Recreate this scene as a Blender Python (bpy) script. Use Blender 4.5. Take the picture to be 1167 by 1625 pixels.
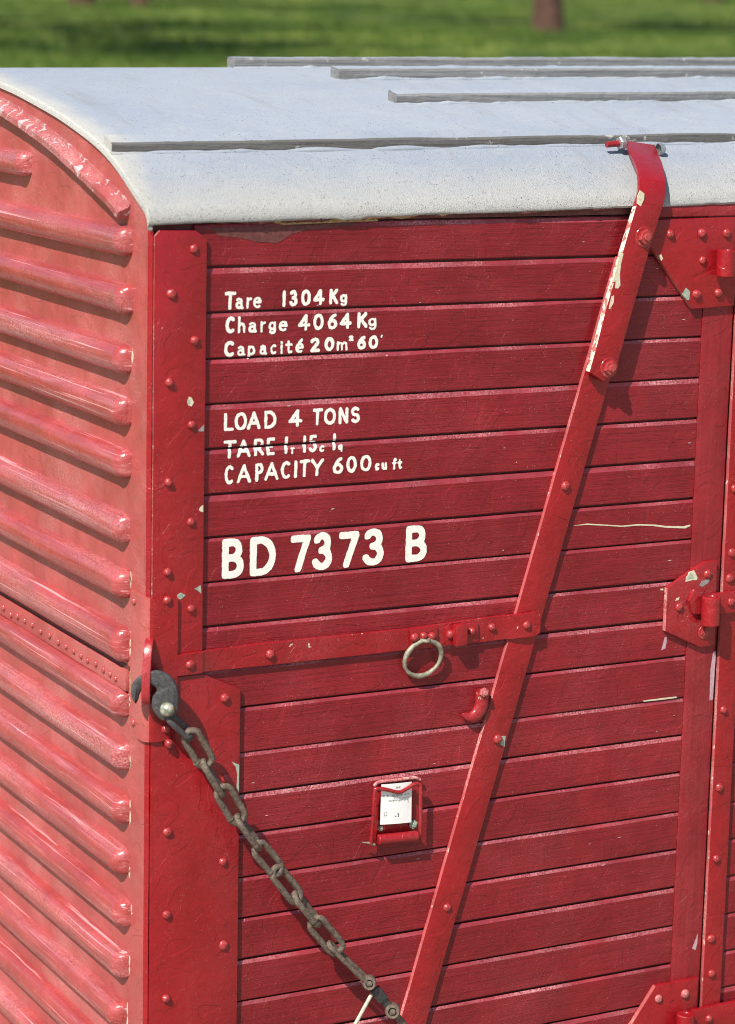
import bpy, bmesh, math, random
import numpy as np
from mathutils import Vector, Matrix, noise

for o in list(bpy.data.objects):
    bpy.data.objects.remove(o)
scene = bpy.context.scene
COL = scene.collection
random.seed(7)
R = math.radians

# ------------------------------------------------------------------ camera
cam_d = bpy.data.cameras.new("camera")
cam = bpy.data.objects.new("camera", cam_d)
COL.objects.link(cam)
yaw, pitch, roll = R(28.3028), R(10.9575), R(1.345)
fwd = Vector((math.sin(yaw) * math.cos(pitch), math.cos(yaw) * math.cos(pitch), -math.sin(pitch)))
rgt = Vector((math.cos(yaw), -math.sin(yaw), 0))
upv = rgt.cross(fwd)
r2 = rgt * math.cos(roll) + upv * math.sin(roll)
u2 = upv * math.cos(roll) - rgt * math.sin(roll)
CAM = Vector((-2.1745, -5.037, 2.5394))
m = Matrix((r2, u2, -fwd)).transposed().to_4x4()
m.translation = CAM
cam.matrix_world = m
cam_d.sensor_fit = 'VERTICAL'
cam_d.sensor_height = 24.0
cam_d.sensor_width = 24.0 * 735 / 1024
cam_d.lens = 4052.63 / 1625 * 24.0
cam_d.clip_start = 0.05
cam_d.clip_end = 2000
cam_d.dof.use_dof = True
cam_d.dof.focus_distance = 6.05
cam_d.dof.aperture_fstop = 1.9
scene.camera = cam
scene.cycles.max_bounces = 6
scene.cycles.pixel_filter_type = 'BLACKMAN_HARRIS'
scene.cycles.filter_width = 1.0
scene.cycles.diffuse_bounces = 2
scene.cycles.glossy_bounces = 2
scene.cycles.transmission_bounces = 2

# ------------------------------------------------------------------ light
LIGHT = Vector((1.6, 1.0, -2.08)).normalized()          # the way the sunlight travels
SUN_EL = math.asin(-LIGHT.z)
SUN_AZ = math.atan2(-LIGHT.x, -LIGHT.y)
world = bpy.data.worlds.new("World")
scene.world = world
world.use_nodes = True
wn = world.node_tree.nodes
sky = wn.new('ShaderNodeTexSky')
sky.sky_type = 'NISHITA'
sky.sun_disc = False
sky.sun_elevation = SUN_EL
sky.sun_rotation = SUN_AZ
wn['Background'].inputs['Strength'].default_value = 0.10
world.node_tree.links.new(sky.outputs[0], wn['Background'].inputs['Color'])
sun_d = bpy.data.lights.new("sun", 'SUN')
sun_d.energy = 5.0
sun_d.angle = R(0.5)
sun_d.color = (1.0, 0.95, 0.87)
sun = bpy.data.objects.new("sun", sun_d)
COL.objects.link(sun)
sun.rotation_euler = LIGHT.to_track_quat('-Z', 'Y').to_euler()
sun.location = (-6, -4, 12)
scene.view_settings.view_transform = 'Standard'
scene.view_settings.look = 'None'
scene.view_settings.gamma = 1.0
scene.view_settings.use_curve_mapping = False
scene.view_settings.exposure = 0.42

# ------------------------------------------------------------------ measured layout (metres)
# side of the container: plane y = 0, x to the right, z up; end of the container: plane x = 0
GROOVES = [2.0, 1.901, 1.7997, 1.6995, 1.5999, 1.4983, 1.4014, 1.2998, 1.1988, 1.1008, 1.0044, 0.8972, 0.8004, 0.7039, 0.6005, 0.5022, 0.4023, 0.3, 0.2, 0.1, 0.0, -0.1, -0.19]
POST = [(0.0005, 2.0703), (0.0135, 2.0828), (0.0972, 2.0812), (0.1243, 2.0632), (0.1201, 1.1383), (-0.0046, 1.1434)]
POST_RIV = [(0.0938, 2.0417), (0.0425, 1.946), (0.0973, 1.843), (0.0379, 1.7543), (0.0916, 1.6589), (0.0373, 1.5349), (0.0926, 1.4428), (0.0378, 1.3341), (0.0947, 1.2471)]
GUS = [(0.1268, 1.0957), (0.2183, 1.0506), (0.2191, 1.0395), (0.2213, 0.2518)]
GUS_RIV = [(0.1796, 1.0333), (0.1848, 0.8471), (0.0431, 0.738), (0.1808, 0.6496), (0.0422, 0.5434), (0.1849, 0.4489), (0.0426, 0.344)]
BRK_RIV = [(0.0348, 1.2725), (0.033, 0.981), (0.0411, 0.9456)]
HSTRAP_TOP = [(0.0612, 1.1462), (0.1217, 1.1477), (0.2908, 1.1513), (0.6512, 1.1502), (0.834, 1.1567), (1.001, 1.1623)]
HSTRAP_BOT = [(0.0578, 1.097), (0.1223, 1.0991), (0.2918, 1.0983), (0.6528, 1.0989), (0.8362, 1.0978), (0.9982, 1.1024)]
HS_RIV = [(0.0916, 1.1211), (0.2915, 1.1238), (0.757, 1.1276), (0.8148, 1.1299), (0.8732, 1.1323), (0.9627, 1.1319)]
RING_BLK = [(0.6489, 1.1488), (0.7213, 1.1513), (0.7246, 1.1044), (0.6518, 1.1083)]
LOOP = [(0.7441, 1.1477), (0.8336, 1.1488), (0.8352, 1.1031), (0.7456, 1.1023)]
HOOK_SP = [(0.848, 0.9806), (0.8489, 0.9568), (0.846, 0.938), (0.8341, 0.9234), (0.8164, 0.919), (0.7967, 0.9276)]
LSTRAP_L = [(1.2005, 2.0182), (1.1266, 1.7147), (0.9481, 1.1679), (0.8866, 1.0477), (0.6614, 0.1762)]
LSTRAP_R = [(1.2774, 2.0166), (1.2002, 1.7038), (1.0239, 1.1658), (0.9656, 1.0398), (0.7363, 0.1633)]
LS_RIV = [(1.0637, 1.4592), (0.8991, 0.8558), (0.7739, 0.4526)]
US_BOLT = [(1.2386, 2.0484), (1.1551, 1.7422)]
HINGET = [(1.3265, 2.0858), (1.5161, 2.0906), (1.5293, 1.8766), (1.403, 1.8701), (1.274, 2.0239)]
HINGET_RIV = [(1.3291, 2.0511), (1.4211, 2.0507), (1.4943, 2.0493), (1.4271, 1.9856), (1.4137, 1.9051), (1.4774, 1.9058)]
HINGEM = [(1.514, 1.2428), (1.4759, 1.2415), (1.3688, 1.1858), (1.3687, 1.0771), (1.4761, 1.0268), (1.5196, 1.027)]
HINGEM_RIV = [(1.488, 1.2111), (1.4063, 1.1342), (1.4842, 1.0645)]
HINGEM_B = [(1.4425, 1.179), (1.4699, 1.1663), (1.4711, 1.1106), (1.442, 1.115), (1.4278, 1.1492)]
HINGEB = [(1.323, 0.0633), (1.3893, 0.153), (1.5201, 0.1534), (1.5228, 0.0287)]
HINGEB_RIV = [(1.3999, 0.118), (1.4807, 0.1174)]
DSTRAP_RIV = [(1.5604, 1.2587), (1.5561, 1.1943), (1.5568, 0.8563), (1.5574, 0.6538), (1.5586, 0.466), (1.5561, 0.2527), (1.5617, 0.1582)]
LABEL = {'wire': [(0.5555, 0.6453), (0.5581, 0.71), (0.5601, 0.7707), (0.5691, 0.7784), (0.5961, 0.7717), (0.6244, 0.7626), (0.648, 0.7695), (0.6651, 0.7773), (0.6805, 0.7744), (0.6832, 0.7552), (0.6853, 0.6536)], 'rim': [(0.5659, 0.7807), (0.5785, 0.789), (0.6249, 0.7882), (0.6704, 0.7885), (0.6881, 0.7814)], 'plate': [(0.5679, 0.7862), (0.6902, 0.784), (0.6951, 0.6268), (0.5772, 0.6368)], 'roll': [(0.5736, 0.6541), (0.6789, 0.6478), (0.5793, 0.6404)], 'paper': [(0.5814, 0.785), (0.6629, 0.7818), (0.6637, 0.6825), (0.5802, 0.6876)], 'bolts': [(0.587, 0.6744), (0.675, 0.6727)]}
RIBS = [(0.6804, 2.1798), (0.0688, 2.0496), (0.0636, 1.9248), (0.0724, 1.7918), (0.0709, 1.6761), (0.0693, 1.5597), (0.0745, 1.4135), (0.0729, 1.2857), (0.0748, 1.156), (0.0766, 1.0105), (0.0714, 0.889), (0.0697, 0.7633), (0.0718, 0.6417), (0.0592, 0.5206), (0.0687, 0.3945), (0.0797, 0.2686)]
LAP_RIV = [(0.8779, 1.0676), (0.826, 1.0603), (0.7794, 1.0671), (0.7288, 1.0666), (0.6772, 1.0681), (0.6191, 1.0646), (0.5594, 1.0683), (0.5033, 1.0649), (0.4539, 1.065), (0.4036, 1.0654), (0.3581, 1.0649), (0.3172, 1.0635), (0.2673, 1.0675), (0.2211, 1.0644), (0.1819, 1.063), (0.1492, 1.0601)]
LETTERING = [
  (0.0039, [('T', 0.1723, 0.1999, 1.9068, 1.9461), ('a', 0.1977, 0.2185, 1.907, 1.946), ('r', 0.2225, 0.2386, 1.9073, 1.9459), ('e', 0.2397, 0.2629, 1.9075, 1.9459), ('1', 0.3117, 0.3213, 1.9083, 1.9457), ('3', 0.3302, 0.3496, 1.9085, 1.9456), ('0', 0.3582, 0.3826, 1.9089, 1.9455), ('4', 0.3882, 0.4165, 1.9093, 1.9454), ('K', 0.4278, 0.4513, 1.9097, 1.9453), ('g', 0.4551, 0.4756, 1.91, 1.9452)]),
  (0.0039, [('C', 0.1748, 0.1985, 1.854, 1.8915), ('h', 0.204, 0.2248, 1.854, 1.8914), ('a', 0.2296, 0.2516, 1.8539, 1.8913), ('r', 0.2572, 0.2738, 1.8539, 1.8913), ('g', 0.2793, 0.2997, 1.8539, 1.8912), ('e', 0.3034, 0.3276, 1.8539, 1.8911), ('4', 0.3518, 0.3822, 1.8538, 1.891), ('0', 0.3894, 0.4158, 1.8538, 1.8909), ('6', 0.4252, 0.4499, 1.8538, 1.8908), ('4', 0.4556, 0.4862, 1.8537, 1.8907), ('K', 0.4995, 0.5264, 1.8537, 1.8905), ('g', 0.5284, 0.5515, 1.8537, 1.8905)]),
  (0.0039, [('C', 0.1719, 0.1982, 1.8027, 1.8383), ('a', 0.2029, 0.2238, 1.803, 1.8383), ('p', 0.2278, 0.2488, 1.8032, 1.8382), ('a', 0.258, 0.2765, 1.8035, 1.8381), ('c', 0.2839, 0.3006, 1.8037, 1.838), ('i', 0.308, 0.3159, 1.8039, 1.838), ('t', 0.3211, 0.3398, 1.8041, 1.8379), ('é', 0.3454, 0.3686, 1.8043, 1.8379), ('2', 0.3829, 0.4075, 1.8047, 1.8377), ('0', 0.4188, 0.4435, 1.8051, 1.8376), ('m', 0.4484, 0.4786, 1.8054, 1.8375), ('2', 0.4787, 0.4917, 1.8261, 1.8387), ('6', 0.5008, 0.5239, 1.8058, 1.8374), ('0', 0.5304, 0.5548, 1.8061, 1.8373), ("'", 0.5595, 0.5665, 1.83, 1.8375)]),
  (0.0038, [('L', 0.1733, 0.1985, 1.6383, 1.6791), ('O', 0.1997, 0.2301, 1.6384, 1.6789), ('A', 0.23, 0.2639, 1.6384, 1.6787), ('D', 0.2711, 0.3031, 1.6385, 1.6784), ('4', 0.3322, 0.3666, 1.6386, 1.6781), ('T', 0.3926, 0.4186, 1.6387, 1.6777), ('O', 0.4208, 0.4514, 1.6387, 1.6775), ('N', 0.457, 0.4843, 1.6388, 1.6773), ('S', 0.4887, 0.513, 1.6389, 1.6772)]),
  (0.0038, [('T', 0.1742, 0.2057, 1.5772, 1.6178), ('A', 0.2057, 0.2403, 1.5775, 1.6179), ('R', 0.2471, 0.2734, 1.5779, 1.618), ('E', 0.2785, 0.2999, 1.5782, 1.6181), ('1', 0.3226, 0.3325, 1.5786, 1.6182), ('T', 0.3379, 0.3491, 1.5776, 1.5925), ('1', 0.3687, 0.3787, 1.5791, 1.6184), ('5', 0.383, 0.4056, 1.5793, 1.6184), ('c', 0.4106, 0.4245, 1.5779, 1.6), ('1', 0.444, 0.4532, 1.5799, 1.6186), ('q', 0.4575, 0.4707, 1.5751, 1.5922)]),
  (0.0038, [('C', 0.177, 0.2002, 1.5189, 1.5616), ('A', 0.2065, 0.2421, 1.5196, 1.562), ('P', 0.251, 0.2731, 1.5204, 1.5623), ('A', 0.2744, 0.3104, 1.5211, 1.5626), ('C', 0.315, 0.3409, 1.5218, 1.5629), ('I', 0.3486, 0.3564, 1.5223, 1.5631), ('T', 0.3624, 0.3885, 1.5228, 1.5633), ('Y', 0.3906, 0.4234, 1.5235, 1.5636), ('6', 0.4452, 0.4725, 1.5246, 1.5641), ('0', 0.4804, 0.507, 1.5253, 1.5644), ('0', 0.5158, 0.5447, 1.5261, 1.5647), ('c', 0.5538, 0.5663, 1.5267, 1.5527), ('u', 0.5708, 0.5865, 1.5267, 1.5524), ('f', 0.5986, 0.6112, 1.5259, 1.5532), ('t', 0.6121, 0.6257, 1.5262, 1.5532)]),
  (0.0087, [('B', 0.1709, 0.2292, 1.305, 1.3958), ('D', 0.2392, 0.3078, 1.305, 1.3952), ('7', 0.3428, 0.3944, 1.3051, 1.3944), ('3', 0.4007, 0.4498, 1.3051, 1.3939), ('7', 0.4651, 0.5188, 1.3052, 1.3933), ('3', 0.5302, 0.5834, 1.3052, 1.3928), ('B', 0.6368, 0.6982, 1.3053, 1.3919)])]
CHIPS = [
  ('cream', 0.0146, [(1.4217, 1.1969), (1.4231, 1.2088), (1.4316, 1.2199), (1.4457, 1.2242), (1.4525, 1.2133), (1.4571, 1.2043), (1.4544, 1.1985), (1.443, 1.1999)], 'green'),
  ('steel', 0.0146, [(1.4645, 1.1838), (1.47, 1.1946), (1.4925, 1.1984), (1.4948, 1.1933), (1.487, 1.1862), (1.4729, 1.1805)], None),
  ('cream', 0.0146, [(1.3943, 1.1509), (1.3968, 1.1576), (1.4069, 1.1599), (1.4038, 1.1532)], None),
  ('cream', 0.0106, [(0.0825, 1.7109), (0.085, 1.7215), (0.0912, 1.7188), (0.0965, 1.7078), (0.0914, 1.6992), (0.0831, 1.7025)], 'green'),
  ('steel', 0.0106, [(0.1083, 1.6456), (0.1212, 1.6574), (0.1213, 1.643), (0.1109, 1.6431)], None),
  ('cream', 0.0106, [(0.1117, 1.4683), (0.1155, 1.4753), (0.1215, 1.4786), (0.1217, 1.4628), (0.1156, 1.4649)], None),
  ('verdi', 0.0106, [(0.1032, 1.2915), (0.1176, 1.2981), (0.1191, 1.2796), (0.1132, 1.285)], None),
  ('verdi', 0.0106, [(0.0614, 1.2809), (0.0692, 1.2856), (0.0818, 1.2791), (0.0694, 1.2708), (0.062, 1.2735)], None),
  ('verdi', 0.0106, [(0.1989, 0.8837), (0.218, 0.8738), (0.2179, 0.8074), (0.2123, 0.8183), (0.2134, 0.854), (0.2094, 0.8698)], None),
  ('verdi', 0.0146, [(1.3712, 1.9064), (1.3823, 1.9217), (1.3948, 1.9123), (1.3928, 1.8914), (1.3855, 1.893)], None),
  ('cream', 0.0146, [(1.2981, 2.0003), (1.3057, 2.004), (1.3119, 1.9935), (1.3072, 1.9872)], None),
  ('verdi', 0.0116, [(0.9037, 0.8632), (0.9213, 0.8612), (0.9188, 0.835), (0.9081, 0.8409)], None),
  ('cream', 0.0386, [(1.173, 2.0139), (1.1825, 2.0101), (1.1767, 1.9855), (1.1745, 1.9619), (1.1775, 1.9357), (1.171, 1.9283), (1.1625, 1.9295), (1.164, 1.9456), (1.1562, 1.9434), (1.1691, 1.9951)], None),
  ('cream', 0.0386, [(1.1536, 1.9104), (1.1605, 1.9125), (1.1608, 1.8959), (1.1508, 1.8801), (1.1473, 1.8821)], None),
  ('cream', 0.0386, [(1.2219, 2.1567), (1.2338, 2.1495), (1.2337, 2.1357), (1.2254, 2.1194), (1.215, 2.1259), (1.215, 2.1435)], None),
  ('pale', 0.0006, [(1.3685, 1.0263), (1.3719, 1.0373), (1.3769, 1.0577), (1.382, 1.0589), (1.3836, 1.0484), (1.3805, 1.0295)], None),
  ('pale', 0.0026, [(1.519, 0.9639), (1.5246, 1.008), (1.5329, 1.0072), (1.532, 0.9682), (1.5303, 0.8843), (1.5205, 0.8826)], None),
  ('pale', 0.0026, [(1.5051, 0.2312), (1.5154, 0.2558), (1.5197, 0.2697), (1.5202, 0.2435), (1.5155, 0.2252)], None),
  ('cream', 0.0006, [(1.0968, 1.3589), (1.1367, 1.3613), (1.1991, 1.3535), (1.2369, 1.3486), (1.2841, 1.3492), (1.3351, 1.3441), (1.3641, 1.3387), (1.419, 1.3339), (1.435, 1.3368), (1.439, 1.3338), (1.4225, 1.3282), (1.3644, 1.3344), (1.3257, 1.3416), (1.2875, 1.3454), (1.2371, 1.3459), (1.1993, 1.3508), (1.1368, 1.3581)], None),
  ('cream', 0.0006, [(1.3201, 0.903), (1.375, 0.9032), (1.4205, 0.9028), (1.4223, 0.8993), (1.3752, 0.8991), (1.3235, 0.8999)], None),
  ('cream', 0.0006, [(1.3566, 1.1822), (1.3663, 1.182), (1.3665, 1.1778), (1.3584, 1.1785)], None),
  ('grime_shade', 0.0008, [(0.1401, 2.0849), (0.3423, 2.0869), (0.4829, 2.0914), (0.4831, 2.0845), (0.3735, 2.078), (0.3349, 2.0691), (0.2967, 2.0491), (0.2431, 2.0543), (0.2126, 2.0618), (0.1523, 2.0684)], None),
  ('rust', 0.0016, [(0.2802, 2.0963), (0.3416, 2.1021), (0.4507, 2.1018), (0.5459, 2.1003), (0.5461, 2.0933), (0.451, 2.092), (0.311, 2.0889)], None)]

# ------------------------------------------------------------------ materials
def nodes_of(name):
    mt = bpy.data.materials.new(name)
    mt.use_nodes = True
    nt = mt.node_tree
    return mt, nt, nt.nodes['Principled BSDF']

class NB:
    """small node builder"""
    def __init__(s, nt, rnd=False):
        s.nt = nt
        tc = nt.nodes.new('ShaderNodeTexCoord')
        s.co = tc.outputs['Object']
    def n(s, t, **k):
        x = s.nt.nodes.new(t)
        for a, b in k.items():
            setattr(x, a, b)
        return x
    def l(s, a, b):
        s.nt.links.new(a, b)
    def mapping(s, sc, src=None):
        mp = s.n('ShaderNodeMapping')
        mp.inputs['Scale'].default_value = sc
        s.l(src or s.co, mp.inputs[0])
        return mp.outputs[0]
    def noise(s, scale, detail=4, rough=.55, vec=None, dist=0):
        x = s.n('ShaderNodeTexNoise')
        x.inputs['Scale'].default_value = scale
        x.inputs['Detail'].default_value = detail
        x.inputs['Roughness'].default_value = rough
        x.inputs['Distortion'].default_value = dist
        s.l(vec or s.co, x.inputs['Vector'])
        return x.outputs['Fac']
    def voro(s, scale, vec=None, out='Distance'):
        x = s.n('ShaderNodeTexVoronoi')
        x.inputs['Scale'].default_value = scale
        s.l(vec or s.co, x.inputs['Vector'])
        return x.outputs[out]
    def ramp(s, fac, p0, p1, a=0., b=1.):
        x = s.n('ShaderNodeMapRange')
        x.inputs['From Min'].default_value = p0
        x.inputs['From Max'].default_value = p1
        x.inputs['To Min'].default_value = a
        x.inputs['To Max'].default_value = b
        s.l(fac, x.inputs['Value'])
        return x.outputs['Result']
    def math(s, op, a, b):
        x = s.n('ShaderNodeMath', operation=op)
        for i, v in enumerate((a, b)):
            if isinstance(v, (int, float)):
                x.inputs[i].default_value = v
            else:
                s.l(v, x.inputs[i])
        return x.outputs[0]
    def mix(s, fac, a, b):
        x = s.n('ShaderNodeMix', data_type='RGBA')
        if isinstance(fac, (int, float)):
            x.inputs[0].default_value = fac
        else:
            s.l(fac, x.inputs[0])
        for i, v in ((6, a), (7, b)):
            if isinstance(v, tuple):
                x.inputs[i].default_value = (*v, 1)
            else:
                s.l(v, x.inputs[i])
        return x.outputs[2]
    def bump(s, h, dist, strength=1.0, prev=None):
        x = s.n('ShaderNodeBump')
        x.inputs['Distance'].default_value = dist
        x.inputs['Strength'].default_value = strength
        s.l(h, x.inputs['Height'])
        if prev is not None:
            s.l(prev, x.inputs['Normal'])
        return x.outputs[0]

def sc(c, k):
    return tuple(v * k for v in c)

def paint(name, col, dark=.78, pale=(.50, .20, .21), haze=.12, rough=(.26, .46), grain=None, grain_d=.0006,
          speck=.5, streak=.0, chip=None, chip_t=.70, peel=.0004, spec=.5, chip_s=44, gp=.06, vary=0.):
    mt, nt, b = nodes_of(name)
    k = NB(nt)
    big = k.noise(7, 3)
    c = k.mix(k.ramp(big, .3, .7), sc(col, dark), sc(col, 1.12))
    if vary:
        oi = k.n('ShaderNodeObjectInfo')
        c = k.mix(k.math('MULTIPLY', oi.outputs['Random'], vary), c, sc(col, .55))
    mott = k.noise(55, 3, .65)
    c = k.mix(k.ramp(mott, .45, .8, 0, .35), c, sc(col, .62))
    hz = k.math('MULTIPLY', k.ramp(k.noise(3.2, 3, .62, k.mapping((.5, .22, 3.)) if streak else None), .46, .72), k.ramp(k.noise(240, 1, .7), .35, .7))
    c = k.mix(k.math('MULTIPLY', hz, haze * 2.2), c, pale)
    n = None
    if grain:
        g = k.noise(1.0, 4, .68, k.mapping(grain), .35)
        c = k.mix(k.ramp(g, .52, .74, 0, .45), c, sc(col, .50))
        c = k.mix(k.ramp(g, .46, .26, 0, gp + streak), c, pale)
        g2 = k.noise(1.0, 2, .75, k.mapping(tuple(q * 2.7 for q in grain)), .6)
        c = k.mix(k.ramp(g2, .60, .78, 0, .40), c, sc(col, .45))
        c = k.mix(k.math('MULTIPLY', k.ramp(g2, .36, .22), k.ramp(k.noise(5, 2), .45, .65, 0, .10 + gp * 3)), c, pale)
        n = k.bump(g, grain_d * 3)
        n = k.bump(g2, grain_d * 2.2, 1., n)
    if streak:
        s1 = k.noise(1.0, 3, .6, k.mapping((30, 1.3, 230)), .2)
        c = k.mix(k.math('MULTIPLY', k.ramp(s1, .61, .68), .75), c, sc(pale, 1.25))
        c = k.mix(k.math('MULTIPLY', k.ramp(s1, .40, .33), .55), c, sc(col, .72))
    # tiny pale dust nibs and flecks in the paint film
    v = k.voro(170)
    rv = k.noise(38, 2, .5)
    fl = k.math('MULTIPLY', k.ramp(v, .17, .09), k.ramp(rv, .52, .60))
    c = k.mix(k.math('MULTIPLY', fl, speck), c, (.62, .42, .36))
    n = k.bump(fl, .0006, .8, n)
    n = k.bump(k.noise(420, 1, .6), peel * .6, .7, n)
    n = k.bump(k.noise(36, 3, .6), peel * 5, .8, n)
    # steps where old paint layers have lifted under the top coat
    st = k.noise(11, 1, .5, None, .8)
    n = k.bump(k.math('ADD', k.ramp(st, .60, .612), k.ramp(st, .38, .392)), peel * 1.6, .9, n)
    if chip:
        cm = k.ramp(k.noise(chip_s, 4, .62, None, .3), chip_t, chip_t + .025)
        c = k.mix(cm, c, chip)
        n = k.bump(k.math('SUBTRACT', 1., cm), .0006, .9, n)
    k.l(c, b.inputs['Base Color'])
    k.l(k.ramp(k.noise(14, 3, .7), .3, .7, rough[0], rough[1]), b.inputs['Roughness'])
    b.inputs['Specular IOR Level'].default_value = spec
    k.l(n, b.inputs['Normal'])
    return mt

M = {}
M['plank'] = paint('red_plank_paint', (.246, .0126, .0180), dark=.72, pale=(.40, .09, .10), grain=(3.5, 20, 95), haze=.14, rough=(.26, .44), vary=.45, grain_d=.0006, peel=.0004, spec=.36, gp=.03)
M['plank_edge'] = paint('lit_worn_plank_edge', (.30, .034, .044), dark=.65, pale=(.55, .25, .26), haze=.6, grain=(9, 20, 60), rough=(.22, .42), chip=(.60, .42, .38), chip_t=.70, chip_s=30)  # sunlit highlight painted into the upper plank edges, along with worn paint
M['jamb'] = paint('red_post_wood_paint', (.260, .0145, .0205), pale=(.44, .13, .13), grain=(75, 20, 2.2), haze=.12, rough=(.28, .45), grain_d=.0002, speck=.3, spec=.42)
M['iron'] = paint('red_gloss_iron_paint', (.280, .0072, .0112), dark=.86, haze=.05, rough=(.20, .36), peel=.00045, speck=.35)
M['iron_worn'] = paint('red_iron_paint_chipped', (.280, .0072, .0112), dark=.86, haze=.10, rough=(.22, .4), peel=.0005, chip=(.62, .55, .40), chip_t=.685)
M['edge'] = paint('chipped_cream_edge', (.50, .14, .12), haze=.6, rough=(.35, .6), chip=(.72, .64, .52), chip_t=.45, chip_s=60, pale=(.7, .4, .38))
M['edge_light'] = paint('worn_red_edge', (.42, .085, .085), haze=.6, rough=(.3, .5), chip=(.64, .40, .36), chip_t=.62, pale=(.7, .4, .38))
M['sheet'] = paint('faded_red_sheet_paint', (.385, .072, .066), dark=.84, pale=(.56, .25, .23), haze=.40, rough=(.28, .44), speck=.35, peel=.0004, spec=.5)
M['rib'] = paint('faded_red_rib_paint', (.365, .056, .054), dark=.80, pale=(.60, .30, .31), haze=.40, rough=(.15, .32), grain=(24, 3.0, 90), grain_d=.00018, speck=.5, streak=.30, spec=.6)
M['ledge'] = paint('worn_pink_ledge_paint', (.36, .070, .066), dark=.75, pale=(.56, .34, .34), haze=.8, rough=(.35, .55), speck=.6, chip=(.48, .36, .36), chip_t=.57, chip_s=34)
M['nut'] = paint('red_bolt_paint', (.32, .016, .019), haze=.4, rough=(.2, .36), speck=.3, pale=(.5, .22, .2))

def simple(name, c0, c1, scale=60, rough=(.5, .7), metal=0., bump=.0005, detail=5):
    mt, nt, b = nodes_of(name)
    k = NB(nt)
    f = k.ramp(k.noise(scale, detail, .65), .33, .67)
    k.l(k.mix(f, c0, c1), b.inputs['Base Color'])
    k.l(k.ramp(k.noise(scale * .6, 4), .3, .7, rough[0], rough[1]), b.inputs['Roughness'])
    b.inputs['Metallic'].default_value = metal
    k.l(k.bump(k.noise(scale * 3, 5, .7), bump), b.inputs['Normal'])
    return mt

def letter_mat():
    mt, nt, p = nodes_of('cream_sign_paint')
    k = NB(nt)
    c = k.mix(k.ramp(k.noise(120, 5, .65), .33, .67), (.74, .72, .62), (.88, .87, .81))
    c = k.mix(k.ramp(k.noise(1, 5, .7, k.mapping((60, 60, 260)), .4), .60, .74, 0, .75), c, (.55, .36, .32))
    k.l(c, p.inputs['Base Color'])
    p.inputs['Roughness'].default_value = .48
    k.l(k.bump(k.noise(1, 4, .6, k.mapping((200, 60, 200))), .0005), p.inputs['Normal'])
    return mt
M['letter'] = letter_mat()
M['cream'] = simple('bare_cream_undercoat', (.52, .47, .30), (.70, .66, .50), 160, bump=.0003)
M['verdi'] = simple('green_grey_undercoat', (.16, .26, .22), (.46, .50, .36), 140, bump=.0003)
M['steelchip'] = simple('bare_grey_metal', (.20, .20, .19), (.30, .29, .27), 160, bump=.0003)
M['pale'] = simple('lilac_paint_rub', (.40, .24, .27), (.52, .38, .42), 120, bump=.0003)
M['grime_shade'] = simple('dark_grime_and_shade', (.075, .022, .02), (.17, .045, .04), 90, (.6, .8))  # dirt under the eave; also painted shade above the lap strip
M['rust'] = simple('orange_rust_putty', (.30, .17, .06), (.52, .38, .20), 110, (.7, .9), bump=.002)
M['zinc'] = simple('zinc_bolt', (.34, .34, .35), (.52, .52, .53), 120, (.3, .5), .7)
M['hook'] = simple('dark_forged_steel', (.050, .050, .051), (.120, .118, .116), 110, (.38, .6), .45, .002)
def patina():
    mt, nt, p = nodes_of('patinated_pin_head')
    k = NB(nt)
    c = k.mix(k.ramp(k.noise(70, 4), .4, .6), (.16, .20, .13), (.50, .50, .44))
    c = k.mix(k.ramp(k.noise(95, 4, .6, k.mapping((1, 1, 1.3))), .56, .62), c, (.55, .28, .06))
    k.l(c, p.inputs['Base Color'])
    p.inputs['Roughness'].default_value = .3
    p.inputs['Metallic'].default_value = .3
    k.l(k.bump(k.noise(200, 4), .0008), p.inputs['Normal'])
    return mt
M['brass'] = patina()
M['chain'] = simple('brown_rusty_chain_steel', (.070, .050, .036), (.215, .165, .125), 130, (.5, .7), .2, .0016)
M['ring'] = simple('greenish_worn_ring', (.15, .135, .09), (.38, .35, .26), 90, (.4, .6), .25, .001)
M['rod'] = simple('pale_handle_rod', (.42, .38, .28), (.62, .58, .46), 80, (.4, .6), .1)
M['black'] = simple('black_block', (.025, .025, .027), (.06, .06, .06), 90, (.4, .6))
M['paper'] = simple('white_card', (.76, .76, .72), (.84, .84, .81), 40, (.6, .8), bump=.0002)
M['ink'] = simple('grey_print', (.20, .20, .19), (.42, .42, .40), 300)
M['inkdark'] = simple('black_print', (.04, .04, .04), (.08, .08, .08), 300)
M['backing'] = simple('dark_groove_backing', (.10, .012, .014), (.14, .018, .02), 60)
M['body'] = simple('container_frame_paint', (.28, .02, .025), (.34, .025, .03), 20)

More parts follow.
